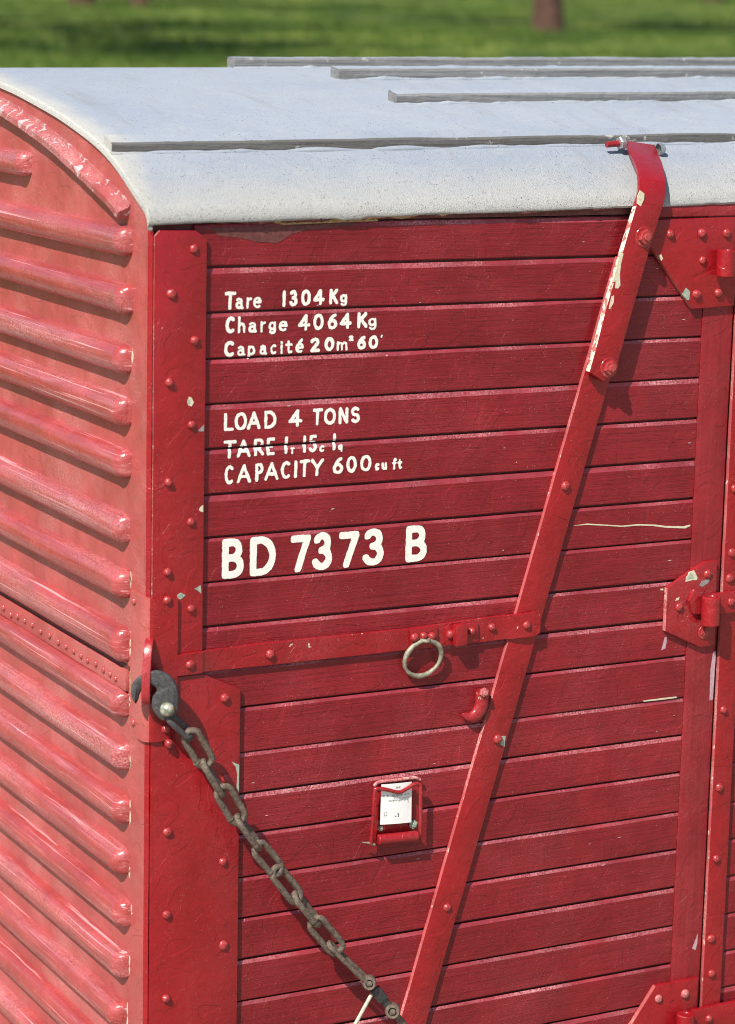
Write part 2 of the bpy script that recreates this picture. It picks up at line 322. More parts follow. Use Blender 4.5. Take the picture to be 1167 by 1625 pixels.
def roof_mat():
    mt, nt, b = nodes_of('grey_roof_canvas')
    k = NB(nt)
    base = k.mix(k.ramp(k.noise(2.6, 5, .6), .3, .7), (.282, .318, .378), (.340, .370, .415))
    sx = k.n('ShaderNodeSeparateXYZ')
    k.l(k.co, sx.inputs[0])
    # cream sealing paint brushed along the gutter and the end hem, with a ragged border
    ny = k.noise(9, 6, .7)
    dy = k.math('ADD', sx.outputs['Y'], k.math('MULTIPLY', k.math('SUBTRACT', ny, .5), .16))
    dx = k.math('ADD', sx.outputs['X'], k.math('MULTIPLY', k.math('SUBTRACT', ny, .5), .09))
    hem = k.math('MAXIMUM', k.ramp(dy, .15, .0, 0, .75), k.ramp(dx, .060, .0, 0, .9))
    base = k.mix(hem, base, (.480, .465, .420))
    base = k.mix(k.ramp(k.noise(24, 6, .7), .52, .74, 0, .4), base, (.44, .44, .42))
    base = k.mix(k.ramp(k.noise(110, 4, .7), .52, .70, 0, .5), base, (.25, .26, .27))
    stn = k.noise(1, 4, .65, k.mapping((14, 2.2, 3)), .4)
    base = k.mix(k.ramp(stn, .56, .74, 0, .45), base, (.235, .235, .23))
    pit = k.math('MULTIPLY', k.ramp(k.voro(105), .20, .10), k.ramp(k.noise(21, 3), .44, .54))
    base = k.mix(k.math('MULTIPLY', pit, .85), base, (.06, .062, .065))
    pit2 = k.math('MULTIPLY', k.ramp(k.voro(47), .085, .05), k.ramp(k.noise(6, 3), .45, .55))
    base = k.mix(pit2, base, (.10, .10, .10))
    k.l(base, b.inputs['Base Color'])
    b.inputs['Roughness'].default_value = .62
    b.inputs['Specular IOR Level'].default_value = .35
    rg = k.ramp(sx.outputs['Y'], .30, .03, .35, 1.)
    n = k.bump(k.math('MULTIPLY', k.noise(300, 3, .8), rg), .0042)
    n = k.bump(k.noise(60, 4, .6), .0012, .6, n)
    n = k.bump(k.noise(5, 4, .6), .006, .5, n)
    n = k.bump(k.math('SUBTRACT', 1., pit), .001, .6, n)
    k.l(n, b.inputs['Normal'])
    return mt
M['roof'] = roof_mat()

def batten_mat(name, c0, c1):
    mt, nt, b = nodes_of(name)
    k = NB(nt)
    g = k.noise(1, 6, .7, k.mapping((3, 60, 90)), .5)
    c = k.mix(k.ramp(g, .3, .7), c0, c1)
    c = k.mix(k.ramp(k.noise(16, 5, .7), .63, .68, 0, .9), c, (.44, .42, .36))
    k.l(c, b.inputs['Base Color'])
    b.inputs['Roughness'].default_value = .75
    k.l(k.bump(g, .006, 1., k.bump(k.noise(40, 4), .004)), b.inputs['Normal'])
    return mt
M['batten'] = batten_mat('weathered_grey_batten', (.13, .13, .13), (.26, .26, .255))
M['batten_dark'] = batten_mat('weathered_dark_batten', (.085, .08, .075), (.15, .145, .135))

def ground_mat():
    mt, nt, b = nodes_of('lawn_and_yard')
    k = NB(nt)
    g = k.mix(k.ramp(k.noise(.30, 4, .60), .42, .58), (.036, .070, .010), (.125, .190, .026))
    g = k.mix(k.ramp(k.noise(.55, 4, .7), .50, .60, 0, .9), g, (.300, .350, .055))
    g = k.mix(k.ramp(k.noise(.55, 5, .7), .60, .72, 0, .6), g, (.16, .15, .055))
    y = k.mix(k.ramp(k.noise(30, 6, .7), .3, .7), (.44, .37, .28), (.60, .53, .42))
    sx = k.n('ShaderNodeSeparateXYZ')
    k.l(k.co, sx.inputs[0])
    yy = k.math('ADD', sx.outputs['Y'], k.math('MULTIPLY', k.noise(.4, 4), 3.))
    k.l(k.mix(k.ramp(yy, 9, 10.5), y, g), b.inputs['Base Color'])
    b.inputs['Roughness'].default_value = .8
    b.inputs['Specular IOR Level'].default_value = .2
    k.l(k.bump(k.noise(9, 6, .8), .10), b.inputs['Normal'])
    return mt
M['ground'] = ground_mat()

def leafy(name, c0, c1):
    mt, nt, b = nodes_of(name)
    k = NB(nt)
    k.l(k.mix(k.ramp(k.noise(1.6, 3), .3, .7), c0, c1), b.inputs['Base Color'])
    b.inputs['Roughness'].default_value = .6
    b.inputs['Specular IOR Level'].default_value = .25
    tr = k.n('ShaderNodeBsdfTranslucent')
    tr.inputs['Color'].default_value = (*sc(c1, 1.4), 1)
    ad = k.n('ShaderNodeMixShader')
    ad.inputs[0].default_value = .3
    out = nt.nodes['Material Output']
    k.l(b.outputs[0], ad.inputs[1])
    k.l(tr.outputs[0], ad.inputs[2])
    k.l(ad.outputs[0], out.inputs['Surface'])
    return mt
M['leaf'] = leafy('tree_leaf', (.035, .085, .014), (.075, .15, .025))
M['blade'] = leafy('grass_blade', (.040, .085, .012), (.125, .19, .03))
M['bark'] = simple('red_brown_bark', (.055, .024, .017), (.13, .062, .044), 9, (.8, .95), bump=.03)

# ------------------------------------------------------------------ object helpers
BASE = {}
def link(o, parent=None, loc=(0, 0, 0)):
    COL.objects.link(o)
    o.location = loc
    BASE[o.name] = Vector(loc)
    if parent is not None:
        o.parent = parent
        o.matrix_parent_inverse = Matrix.Translation(-BASE[parent.name])
    return o

def tag(o, label=None, cat=None, group=None, kind=None):
    for key, v in (('label', label), ('category', cat), ('group', group), ('kind', kind)):
        if v:
            o[key] = v
    return o

def mesh_of(name, v, f, mats, mi=None, smooth=None, bevel=0., seg=2, recalc=True):
    me = bpy.data.meshes.new(name)
    me.from_pydata([tuple(p) for p in v], [], f)
    mats = mats if isinstance(mats, (list, tuple)) else [mats]
    for mt in mats:
        me.materials.append(mt)
    if mi is not None:
        me.polygons.foreach_set('material_index', mi)
    if bevel or recalc:
        bm = bmesh.new()
        bm.from_mesh(me)
        if recalc:
            bmesh.ops.recalc_face_normals(bm, faces=bm.faces)
        if bevel:
            ed = [e for e in bm.edges if len(e.link_faces) == 2 and e.calc_face_angle(0) > .5]
            bmesh.ops.bevel(bm, geom=ed, offset=bevel, segments=seg, affect='EDGES', profile=.6, clamp_overlap=True, material=-1)
        bm.to_mesh(me)
        bm.free()
    if smooth:
        me.polygons.foreach_set('use_smooth', [True] * len(me.polygons))
        if smooth < 3:
            me.set_sharp_from_angle(angle=smooth)
    me.update()
    return me

def add(name, v, f, mats, parent=None, **k):
    return link(bpy.data.objects.new(name, mesh_of(name, v, f, mats, **k)), parent)

def inst(name, me, loc, parent, rot=None, scale=None):
    o = bpy.data.objects.new(name, me)
    if rot:
        o.rotation_euler = rot
    if scale:
        o.scale = scale
    return link(o, parent, loc)

def prism(name, poly, h0, h1, mat, parent, bevel=.0012, side=None, wob=0., axis='side'):
    """outline in the wall plane, from depth h0 to h1 outwards; side = material of faces looking left"""
    n = len(poly)
    if wob:
        q = []
        for i in range(n):
            a, b = poly[i], poly[(i + 1) % n]
            d = math.hypot(b[0] - a[0], b[1] - a[1])
            s = max(1, int(d / .03))
            for j in range(s):
                t = j / s
                x, z = a[0] + (b[0] - a[0]) * t, a[1] + (b[1] - a[1]) * t
                w = 0 if j == 0 else wob
                q.append((x + w * noise.noise((x * 31, z * 31, 1.7)), z + w * noise.noise((x * 31, z * 31, 8.1))))
        poly, n = q, len(q)
    P = (lambda x, z, h: (x, -h, z)) if axis == 'side' else (lambda y, z, h: (-h, y, z))
    v = [P(x, z, h0) for x, z in poly] + [P(x, z, h1) for x, z in poly]
    f = [list(range(n)), list(range(n, 2 * n))] + [[i, (i + 1) % n, n + (i + 1) % n, n + i] for i in range(n)]
    mats, mi = [mat], None
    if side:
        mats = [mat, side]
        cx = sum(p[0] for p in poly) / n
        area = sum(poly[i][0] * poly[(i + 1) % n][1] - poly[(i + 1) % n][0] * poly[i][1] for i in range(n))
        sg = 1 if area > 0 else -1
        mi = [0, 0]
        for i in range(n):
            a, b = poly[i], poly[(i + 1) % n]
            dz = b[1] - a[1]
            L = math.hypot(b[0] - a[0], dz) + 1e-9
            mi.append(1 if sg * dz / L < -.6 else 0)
    return add(name, v, f, mats, parent, mi=mi, bevel=bevel, smooth=.6)

def tube(name, pts, rad, mat, parent=None, closed=False, seg=12, flat=None, bump=0., cap=True, sm=1.2):
    """swept round bar; flat = (direction, factor) squeezes the section along a direction"""
    pts = [Vector(p) for p in pts]
    n = len(pts)
    rad = [rad] * n if isinstance(rad, (int, float)) else list(rad)
    v, f = [], []
    nrm = None
    for i, p in enumerate(pts):
        a = pts[(i - 1) % n] if (closed or i) else p
        b = pts[(i + 1) % n] if (closed or i < n - 1) else p
        t = (b - a).normalized()
        if nrm is None:
            nrm = t.orthogonal().normalized()
        nrm = (nrm - t * nrm.dot(t)).normalized()
        bi = t.cross(nrm)
        for j in range(seg):
            an = 2 * math.pi * j / seg
            d = (nrm * math.cos(an) + bi * math.sin(an)) * rad[i]
            if flat:
                fd = flat[0]
                d = d - fd * d.dot(fd) * (1 - flat[1])
            if bump:
                d *= 1 + bump * noise.noise((p + d) * 90)
            v.append(p + d)
    m_ = n if closed else n - 1
    for i in range(m_):
        i2 = (i + 1) % n
        for j in range(seg):
            j2 = (j + 1) % seg
            f.append([i * seg + j, i2 * seg + j, i2 * seg + j2, i * seg + j2])
    if cap and not closed:
        f.append(list(range(seg))[::-1])
        f.append([(n - 1) * seg + j for j in range(seg)])
    return add(name, v, f, mat, parent, smooth=sm)

def smooth_path(pts, k=6):
    """Catmull-Rom through points (tuples of any length)"""
    P = [np.array(p, float) for p in pts]
    P = [2 * P[0] - P[1]] + P + [2 * P[-1] - P[-2]]
    out = []
    for i in range(1, len(P) - 2):
        for j in range(k):
            t = j / k
            a, b, c, d = P[i - 1], P[i], P[i + 1], P[i + 2]
            out.append(.5 * ((2 * b) + (c - a) * t + (2 * a - 5 * b + 4 * c - d) * t * t + (3 * b - a - 3 * c + d) * t ** 3))
    out.append(P[-2])
    return out

def lathe(prof, seg=16):
    """profile (radius, height) round the -y axis"""
    v, f = [], []
    for r, h in prof:
        for j in range(seg):
            a = 2 * math.pi * j / seg
            v.append((r * math.cos(a), -h, r * math.sin(a)))
    for i in range(len(prof) - 1):
        for j in range(seg):
            j2 = (j + 1) % seg
            f.append([i * seg + j, (i + 1) * seg + j, (i + 1) * seg + j2, i * seg + j2])
    f.append([(len(prof) - 1) * seg + j for j in range(seg)])
    return v, f

RIVETS = []
for q in range(5):
    v, f = lathe([(.0114, -.001), (.0106, .0024), (.0092, .0050), (.0068, .0070), (.0036, .0081), (.0010, .0084)], 14)
    v = [(x + .0016 * noise.noise((x * 160, y * 160, z * 160 + q * 7)), y + .0012 * noise.noise((x * 130, y * 130 + q * 5, z * 130)), z + .0016 * noise.noise((x * 160 + q * 3, y * 160, z * 160))) for x, y, z in v]
    RIVETS.append(mesh_of('rivet', v, f, M['nut'], smooth=1.2))
RIVET = None
v, f = lathe([(.0088, -.001), (.0086, .002), (.0072, .0048), (.0046, .0064), (.0012, .007)], 12)
RIVET_S = mesh_of('small_rivet', v, f, M['rib'], smooth=1.2)
v, f = lathe([(.0110, -.001), (.0106, .003), (.0085, .0062), (.0045, .0078), (.0012, .008)], 12)
RIVET_W = mesh_of('pale_rivet', v, f, M['edge_light'], smooth=1.2)

def rivet(parent, xz, h, me=RIVET, name='rivet'):
    s = random.uniform(.85, 1.12)
    me = me or random.choice(RIVETS)
    return inst(name, me, (xz[0], -h, xz[1]), parent, (0, random.uniform(0, 6.28), 0), (s, random.uniform(.8, 1.15), s))

def hex_bolt(name, loc, axis, parent, mat, r=.019, t=.012, stud=.008, washer=True):
    """washer, hex nut and stud end, pointing along axis"""
    v, f = [], []
    def ring(rr, h, n, ph=0.):
        s = len(v)
        for j in range(n):
            a = 2 * math.pi * j / n + ph
            v.append((rr * math.cos(a), -h, rr * math.sin(a)))
        return s
    def solid(prof, n, ph=0.):
        ss = [ring(r_, h_, n, ph) for r_, h_ in prof]
        for a, b in zip(ss, ss[1:]):
            for j in range(n):
                f.append([a + j, b + j, b + (j + 1) % n, a + (j + 1) % n])
        f.append([ss[-1] + j for j in range(n)])
    if washer:
        solid([(r * 1.35, -.002), (r * 1.35, .002), (r * 1.28, .003)], 20)
    solid([(r, .001), (r, t * .82), (r * .86, t)], 6, .35)
    if stud:
        solid([(r * .52, t * .5), (r * .52, t + stud * .8), (r * .42, t + stud)], 14)
    me = mesh_of(name, v, f, mat, smooth=.5)
    q = Vector((0, -1, 0)).rotation_difference(Vector(axis))
    o = inst(name, me, loc, parent)
    o.rotation_mode = 'QUATERNION'
    o.rotation_quaternion = q
    return o

# ------------------------------------------------------------------ the ground, lawn and trees
VIEW = Vector((fwd.x, fwd.y, 0)).normalized()
SIDE = Vector((VIEW.y, -VIEW.x, 0))
GROUND_Z = -.24
def ground_z(x, y):
    s = (x - CAM.x) * VIEW.x + (y - CAM.y) * VIEW.y
    top = 1.045 + .0253 * min(s, 160)
    if s < 13:
        z = GROUND_Z
    else:
        t = min(1, (s - 13) / 19)
        t = t * t * (3 - 2 * t)
        z = GROUND_Z * (1 - t) + top * t + t * .10 * noise.noise((x * .11, y * .11, 0)) + t * .03 * noise.noise((x * .5, y * .5, 3))
    return z
def steps(a, b, fine, lo, hi, coarse):
    out, x = [], a
    while x < b:
        out.append(x)
        x += fine if lo < x < hi else coarse
    return out + [b]
gs = steps(-400, 700, .8, -2, 110, 25)
gl = steps(-450, 450, 1.2, -30, 30, 25)
v, f = [], []
for s in gs:
    for l in gl:
        p = CAM + VIEW * s + SIDE * l
        v.append((p.x, p.y, ground_z(p.x, p.y)))
nl = len(gl)
for i in range(len(gs) - 1):
    for j in range(nl - 1):
        f.append([i * nl + j, i * nl + j + 1, (i + 1) * nl + j + 1, (i + 1) * nl + j])
g = add('ground', v, f, M['ground'], smooth=4)
tag(g, 'gravel yard rising into a sunlit green lawn behind the container', kind='structure')

rg = random.Random(3)
v, f = [], []
for i in range(15000):
    s = 27 + 75 * rg.random() ** 1.35
    l = rg.uniform(-1, 1) * (s * .165 + 2)
    p = CAM + VIEW * s + SIDE * l
    if noise.noise((p.x * .25, p.y * .25, 5)) < -.35:
        continue
    z = ground_z(p.x, p.y) - .01
    for b in range(5):
        a, r, hgt = rg.uniform(0, 6.28), rg.uniform(0, .10), rg.uniform(.05, .16)
        bx, by = p.x + r * math.cos(a), p.y + r * math.sin(a)
        w, c = rg.uniform(.008, .02), rg.uniform(0, 6.28)
        k = len(v)
        v += [(bx - w * math.cos(c), by - w * math.sin(c), z), (bx + w * math.cos(c), by + w * math.sin(c), z),
              (bx + rg.uniform(-.06, .06), by + rg.uniform(-.06, .06), z + hgt)]
        f.append([k, k + 1, k + 2])
gr = add('grass', v, f, M['blade'], recalc=False)
tag(gr, 'short sunlit grass growing on the lawn behind the container', 'grass', kind='stuff')

def tree_meshes(seed, h, rad, trunk):
    q = random.Random(seed)
    pts = [(0, 0, -.3), (.02, .01, .0), (.05 * q.uniform(-1, 1), .05, 1.2), (.1 * q.uniform(-1, 1), .08, 2.6), (.2 * q.uniform(-1, 1), .1, h * .6), (0, .1, h * .9)]
    V, F = [], []
    def limb(ps, rs, n=10):
        ps = [Vector(p) for p in ps]
        b0 = len(V)
        for i, p in enumerate(ps):
            t = (ps[min(i + 1, len(ps) - 1)] - ps[max(i - 1, 0)]).normalized()
            u = t.orthogonal().normalized()
            w = t.cross(u)
            for j in range(n):
                a = 2 * math.pi * j / n
                k = rs[i] * (1 + .16 * noise.noise((p.x * 2 + math.cos(a) * 1.4, p.y + math.sin(a) * 1.4, p.z * .7 + seed)))
                V.append(p + (u * math.cos(a) + w * math.sin(a)) * k)
        for i in range(len(ps) - 1):
            for j in range(n):
                F.append([b0 + i * n + j, b0 + i * n + (j + 1) % n, b0 + (i + 1) * n + (j + 1) % n, b0 + (i + 1) * n + j])
    sp = smooth_path(pts, 5)
    limb(sp, [trunk * (1.35 if i < 4 else 1.) * (1 - .8 * i / len(sp)) for i in range(len(sp))], 14)
    tips = []
    for i in range(9):
        a = i * 2.4 + q.uniform(-.4, .4)
        z0 = h * (.36 + .05 * i)
        L = rad * q.uniform(.6, .95)
        e = (L * math.cos(a), L * math.sin(a), z0 + L * q.uniform(.35, .8))
        limb([(0, .08, z0), (e[0] * .5, e[1] * .5, z0 + (e[2] - z0) * .35), e], [trunk * .42, trunk * .26, trunk * .08], 7)
        tips.append(e)
    tips.append((0, 0, h * .95))
    tm = mesh_of('trunk', V, F, M['bark'], smooth=4)
    V2, F2 = [], []
    cl = [(Vector(t) + Vector((q.gauss(0, .5), q.gauss(0, .5), q.gauss(0, .4))), q.uniform(.7, 1.35)) for t in tips for _ in range(3)]
    for c, rr in cl:
        for _ in range(150):
            d = Vector((q.gauss(0, 1), q.gauss(0, 1), q.gauss(0, .75)))
            p = c + d.normalized() * rr * q.random() ** .4
            a = Vector((q.gauss(0, 1), q.gauss(0, 1), q.gauss(0, 1))).normalized() * q.uniform(.08, .17)
            b = a.orthogonal().normalized() * a.length * .6
            k = len(V2)
            V2 += [p - a, p + b, p + a, p - b]
            F2.append([k, k + 1, k + 2, k + 3])
    cm = mesh_of('crown', V2, F2, M['leaf'], recalc=False)
    return tm, cm
TREES = [((25.93, 39.90), 31, 9.5, 3.2, .42, 'red-brown tree trunk standing on the lawn, upper right of the picture'),
         ((21.40, 54.00), 32, 10.5, 3.8, .42, 'dark tree trunk at the top edge of the lawn, upper left'),
         ((52.60, 71.60), 33, 11.0, 4.0, .55, 'dark tree trunk at the top edge of the lawn, far right'),
         ((22.6, 53.2), 35, 9.8, 3.4, .30, 'second dark tree trunk from the left at the top edge of the lawn'),
         ((8.2, 28.6), 37, 8.5, 3.3, .28, 'leafy tree left of the view shading the lower lawn'),
         ((11.5, 37.5), 34, 9.0, 3.6, .28, 'broad leafy tree shading the lawn beyond the left edge')]
for (tx, ty), sd, hh, rr, tk, lb in TREES:
    e = bpy.data.objects.new('lawn_tree', None)
    tz = ground_z(tx, ty)
    link(e, None, (tx, ty, tz))
    tag(e, lb, 'tree', 'trees on the lawn')
    tm, cm = tree_meshes(sd, hh, rr, tk)
    inst('trunk', tm, (tx, ty, tz), e)
    inst('crown', cm, (tx, ty, tz), e)

# ------------------------------------------------------------------ the container
LEN, WID = 4.86, 2.40
BOX = bpy.data.objects.new('freight_container', None)
link(BOX, None, (LEN / 2, WID / 2, GROUND_Z))
tag(BOX, 'red planked railway freight container with ribbed end, grey roof and white lettering', 'container')

PROF = [(-.014, 2.100), (-.012, 2.112), (-.004, 2.126), (.010, 2.137), (.04, 2.152), (.083, 2.175), (.155, 2.212), (.225, 2.240), (.336, 2.272),
        (.49, 2.306), (.65, 2.333), (.81, 2.357), (.92, 2.370), (1.06, 2.386), (1.2, 2.392)]
FULL = PROF + [(WID - y, z) for y, z in PROF[-2::-1]]
PY, PZ = [p[0] for p in FULL], [p[1] for p in FULL]
def roof_z(y, x=0.):
    return float(np.interp(y, PY, PZ)) + .012 * x

# inner body behind the boards, and the sill frame it stands on
def box(name, a, b, mat, parent, bevel=.0):
    v = [(x, y, z) for x in (a[0], b[0]) for y in (a[1], b[1]) for z in (a[2], b[2])]
    f = [[0, 1, 3, 2], [4, 6, 7, 5], [0, 4, 5, 1], [2, 3, 7, 6], [0, 2, 6, 4], [1, 5, 7, 3]]
    return add(name, v, f, mat, parent, bevel=bevel)
box('inner_body', (.004, .012, -.20), (LEN - .01, WID - .02, 2.095), M['backing'], BOX)
box('sill', (-.004, -.006, GROUND_Z), (LEN, WID, -.20), M['body'], BOX, .004)
# far side and far end
box('side_panel', (.0, WID - .02, -.20), (LEN, WID - .002, 2.09), M['plank'], BOX)

# --- boards of the side
rp = random.Random(11)
CH = []
for i in range(len(GROOVES) + 1):
    CH.append((rp.choice([.0050, .0062, .0075, .0090, .0058, .0070]), rp.uniform(.0032, .0044), rp.uniform(.0016, .0032)))   # edge radius, depth, half gap
CH[6] = (.0110, .0046, .0026); CH[12] = (.0070, .0034, .0009)
def plank(name, x0, x1, zt, zb, ch, gap_b, seed, parent, mat=None):
    cw, cd, g = ch
    xs = np.linspace(x0, x1, max(4, int((x1 - x0) / .04)))
    v, f = [], []
    tone = 0
    for x in xs:
        n1 = noise.noise((x * 5, seed * 3.1, 0)) * .0020 + noise.noise((x * 40, seed * 3.1, 4)) * .0006
        n2 = noise.noise((x * 6, seed * 3.1, 9)) * .0018 + noise.noise((x * 40, seed * 3.1, 2)) * .0005
        bow = noise.noise((x * 1.5, seed * 5.3, 7)) * .0008
        t, b = zt - g, zb + gap_b
        prof = [(.011, b), (.0026, b), (.0008, b + .0010 + n2 * .5), (bow * .5, b + .003 + n2), (bow, (t + b) / 2)]
        n3 = .5 * noise.noise((x * 60, seed * 2.1, 3))
        prof += [(bow * .5, t - cw - .0015 + n1), (.0007, t - cw + n1), (cd * .80, t - .0012 + n1 * .6), (cd * (1.05 + .1 * n3), t), (.011, t)]
        for y, z in prof:
            v.append((x, y, z))
    k = 10
    for i in range(len(xs) - 1):
        for j in range(k - 1):
            f.append([i * k + j, (i + 1) * k + j, (i + 1) * k + j + 1, i * k + j + 1])
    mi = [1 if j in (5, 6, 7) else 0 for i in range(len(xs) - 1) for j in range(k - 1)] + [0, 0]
    f.append(list(range(k)))
    f.append([(len(xs) - 1) * k + j for j in range(k)])
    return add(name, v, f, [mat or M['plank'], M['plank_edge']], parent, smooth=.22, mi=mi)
tops = [2.096] + GROOVES
JX0, JX1 = 1.4438, 1.5325
planks = []
for i in range(len(tops) - 1):
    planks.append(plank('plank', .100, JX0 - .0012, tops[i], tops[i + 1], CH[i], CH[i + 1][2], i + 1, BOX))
def board_y(z):
    """depth of the boards' face at height z"""
    for i in range(len(tops) - 1):
        if tops[i + 1] <= z <= tops[i]:
            cw, cd, g = CH[i]
            t, b = tops[i] - g, tops[i + 1] + CH[i + 1][2]
            if z > t or z < b:
                return None
            if z > t - cw:
                return cd * (z - (t - cw)) / cw
            if z < b + .003:
                return .0006
            return 0.
    return 0.

# --- upright beside the doors, door boards beyond it
prism('door_post', [(JX0, -.20), (JX1, -.20), (JX1, 2.092), (JX0, 2.092)], -.011, .0022, M['jamb'], BOX, bevel=.0018, wob=.0006)
door = box('door', (JX1 + .003, .006, -.19), (LEN - .2, .0118, 2.09), M['backing'], BOX)
dz = [2.09] + [.8086 + .1005 * k for k in range(12, 0, -1)] + [.8086, .7111, .6057, .5067, .4072, .3068, .2061, .1075, .006, -.095, -.185]
for i in range(len(dz) - 1):
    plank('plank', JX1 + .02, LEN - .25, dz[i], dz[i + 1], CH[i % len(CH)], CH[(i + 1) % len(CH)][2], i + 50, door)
prism('top_rail', [(1.235, 2.0905), (LEN - .2, 2.094), (LEN - .2, 2.135), (1.235, 2.12)], -.01, .010, M['jamb'], BOX, bevel=.004)
prism('cant_strip', [(.128, 2.0965), (1.234, 2.0985), (1.234, 2.116), (.128, 2.104)], -.01, .003, M['grime_shade'], BOX, bevel=.001)

# --- corner plate and gusset
pp = POST[:4] + [(.1235, 1.095), (.0012, 1.095)]
pp[0] = (.0012, 2.0703)
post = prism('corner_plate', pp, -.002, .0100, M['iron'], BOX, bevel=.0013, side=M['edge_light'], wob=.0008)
for p in POST_RIV:
    rivet(post, p, .0100)
gus = prism('gusset_plate', [(.0012, 1.0940), (.1268, 1.0945), (.2183, 1.0506), (.2191, 1.0395), (.2225, -.20), (.0012, -.20)], -.002, .0104, M['iron'], BOX, bevel=.0013, wob=.0006)
for p in GUS_RIV + [(.1849, .2489), (.0426, .144)]:
    rivet(gus, p, .0104)

# --- ribbed end
def end_sheet():
    ys = [.012] + [y for y in np.linspace(.04, WID - .04, 60)] + [WID - .012]
    zs = list(np.linspace(-.20, 2.085, 90))
    v, f = [], []
    for y in ys:
        col = zs + [roof_z(y) - .010]
        for z in col:
            w = .0014 * noise.noise((y * 6, z * 6, 2)) + .0006 * noise.noise((y * 21, z * 21, 5))
            v.append((-.008 + (w if .03 < y < WID - .03 else 0), y, z))
    k = len(zs) + 1
    for i in range(len(ys) - 1):
        for j in range(k - 1):
            f.append([i * k + j, i * k + j + 1, (i + 1) * k + j + 1, (i + 1) * k + j])
    # rounded corner flange
    arc = [(-.008, .012), (-.0079, .0105)]
    for a in range(6, 49, 7):
        arc.append((.010 - .018 * math.cos(R(a)), .0105 - .0205 * math.sin(R(a))))
    arc += [(-.0012, -.0075), (-.0012, .004)]
    nsheet = len(f)
    zc = list(np.linspace(-.20, 2.094, 60))
    b0 = len(v)
    for x, y in arc:
        for z in zc:
            w = .0005 * noise.noise((x * 30, y * 30, z * 9))
            v.append((x + w, y + w, z))
    k = len(zc)
    for i in range(len(arc) - 1):
        for j in range(k - 1):
            f.append([b0 + i * k + j, b0 + i * k + j + 1, b0 + (i + 1) * k + j + 1, b0 + (i + 1) * k + j])
    mi = [0] * nsheet + [0 if i < 3 else 1 for i in range(len(arc) - 1) for _ in range(k - 1)]
    return add('end_panel', v, f, [M['sheet'], M['iron']], BOX, mi=mi, smooth=.9, recalc=False)
endp = end_sheet()

def rib(name, zc, y0, y1, parent, w=.0335, h=.0345, seed=0):
    sec = []
    for k in range(15):
        a = math.pi * k / 14
        cz, ch_ = -math.cos(a), math.sin(a)
        zz = math.copysign(abs(cz) ** 1.02, cz)
        hh = ch_ ** .74
        sec.append((zz, hh))
    ss = [0, .0018, .004, .0075, .012, .017, .023, .030, .040, .055]
    ys = [y0 + s for s in ss] + list(np.linspace(y0 + .1, y1 - .1, 34)) + [y1 - s for s in ss[::-1]]
    v, f = [], []
    for y in ys:
        e = min(y - y0, y1 - y)
        t = min(1, e / .030)
        fh = (1 - (1 - t) ** 2.6) ** .55 * (1 + .07 * math.exp(-((e - .028) / .016) ** 2))
        fw = .62 + .38 * (1 - (1 - min(1, e / .034)) ** 2.2) ** .55
        for zz, hh in sec:
            n = noise.noise((y * 5, zc * 7 + zz, seed)) * .0020 + noise.noise((y * 26, zc * 9 + zz, seed)) * .0009
            v.append((-.0078 - max(0, h * hh * max(fh, .0)) - (n * hh if fh > .2 else 0) + (.001 if hh < .01 else 0), y, zc + zz * w * fw + n))
    k = len(sec)
    for i in range(len(ys) - 1):
        for j in range(k - 1):
            f.append([i * k + j, i * k + j + 1, (i + 1) * k + j + 1, (i + 1) * k + j])
    return add(name, v, f, M['rib'], parent, smooth=1.4)
for i, (y0, z) in enumerate(RIBS):
    y0 = y0 + .017
    if i == 8:
        z -= .008
    rib('rib', z, y0, WID - y0, endp, seed=i, w=.030 if i == 0 else (.041 if i == 8 else .0335))
for i, z in enumerate((.146, .024, -.10)):
    rib('rib', z, .062, WID - .062, endp, seed=20 + i)
# riveted lap joint across the end
lap = prism('lap_strip', [(.094, 1.0925), (.094, 1.0445), (WID - .094, 1.0445), (WID - .094, 1.0925)], .006, .0165, M['sheet'], BOX, bevel=.001, axis='end')
prism('seam_shade', [(.090, 1.0928), (.090, 1.1020), (WID - .09, 1.1020), (WID - .09, 1.0928)], .0065, .0100, M['grime_shade'], BOX, bevel=0, axis='end')  # dark strip painted in for the gap and the shade under the rib
allr = LAP_RIV + [(.93 + .052 * k, 1.066 + random.uniform(-.003, .003)) for k in range(26)]
for y, z in allr:
    s = random.uniform(.8, 1.05)
    inst('rivet', RIVET_S, (-.0165, y, z), lap, (0, 0, -math.pi / 2), (s, s, s))
# hollow rust stain at the end of the lap
prism('rust_patch', [(.070, 1.098), (.087, 1.094), (.089, 1.040), (.080, 1.045), (.074, 1.066)], .007, .0092, M['rust'], endp, bevel=.0004, axis='end')
# chipped paint round the rib ends
rc = random.Random(5)
for i, (y0, z) in enumerate(RIBS):
    if i in (3, 7, 8, 9, 10, 11, 12, 13, 14, 15):
        for q_ in range(1 if i < 7 else 2):
            zc = z + rc.uniform(-.022, .024)
            hgt = rc.uniform(.014, .034)
            yb = y0 + .0145
            pts = [(yb - .001, zc - hgt / 2), (yb - rc.uniform(.003, .007), zc - hgt * .2), (yb - rc.uniform(.002, .006), zc + hgt * .25), (yb - .001, zc + hgt / 2), (yb + .0012, zc)]
            prism('paint_chip', pts, .0078, .0090, M['cream'], endp, bevel=0, axis='end')

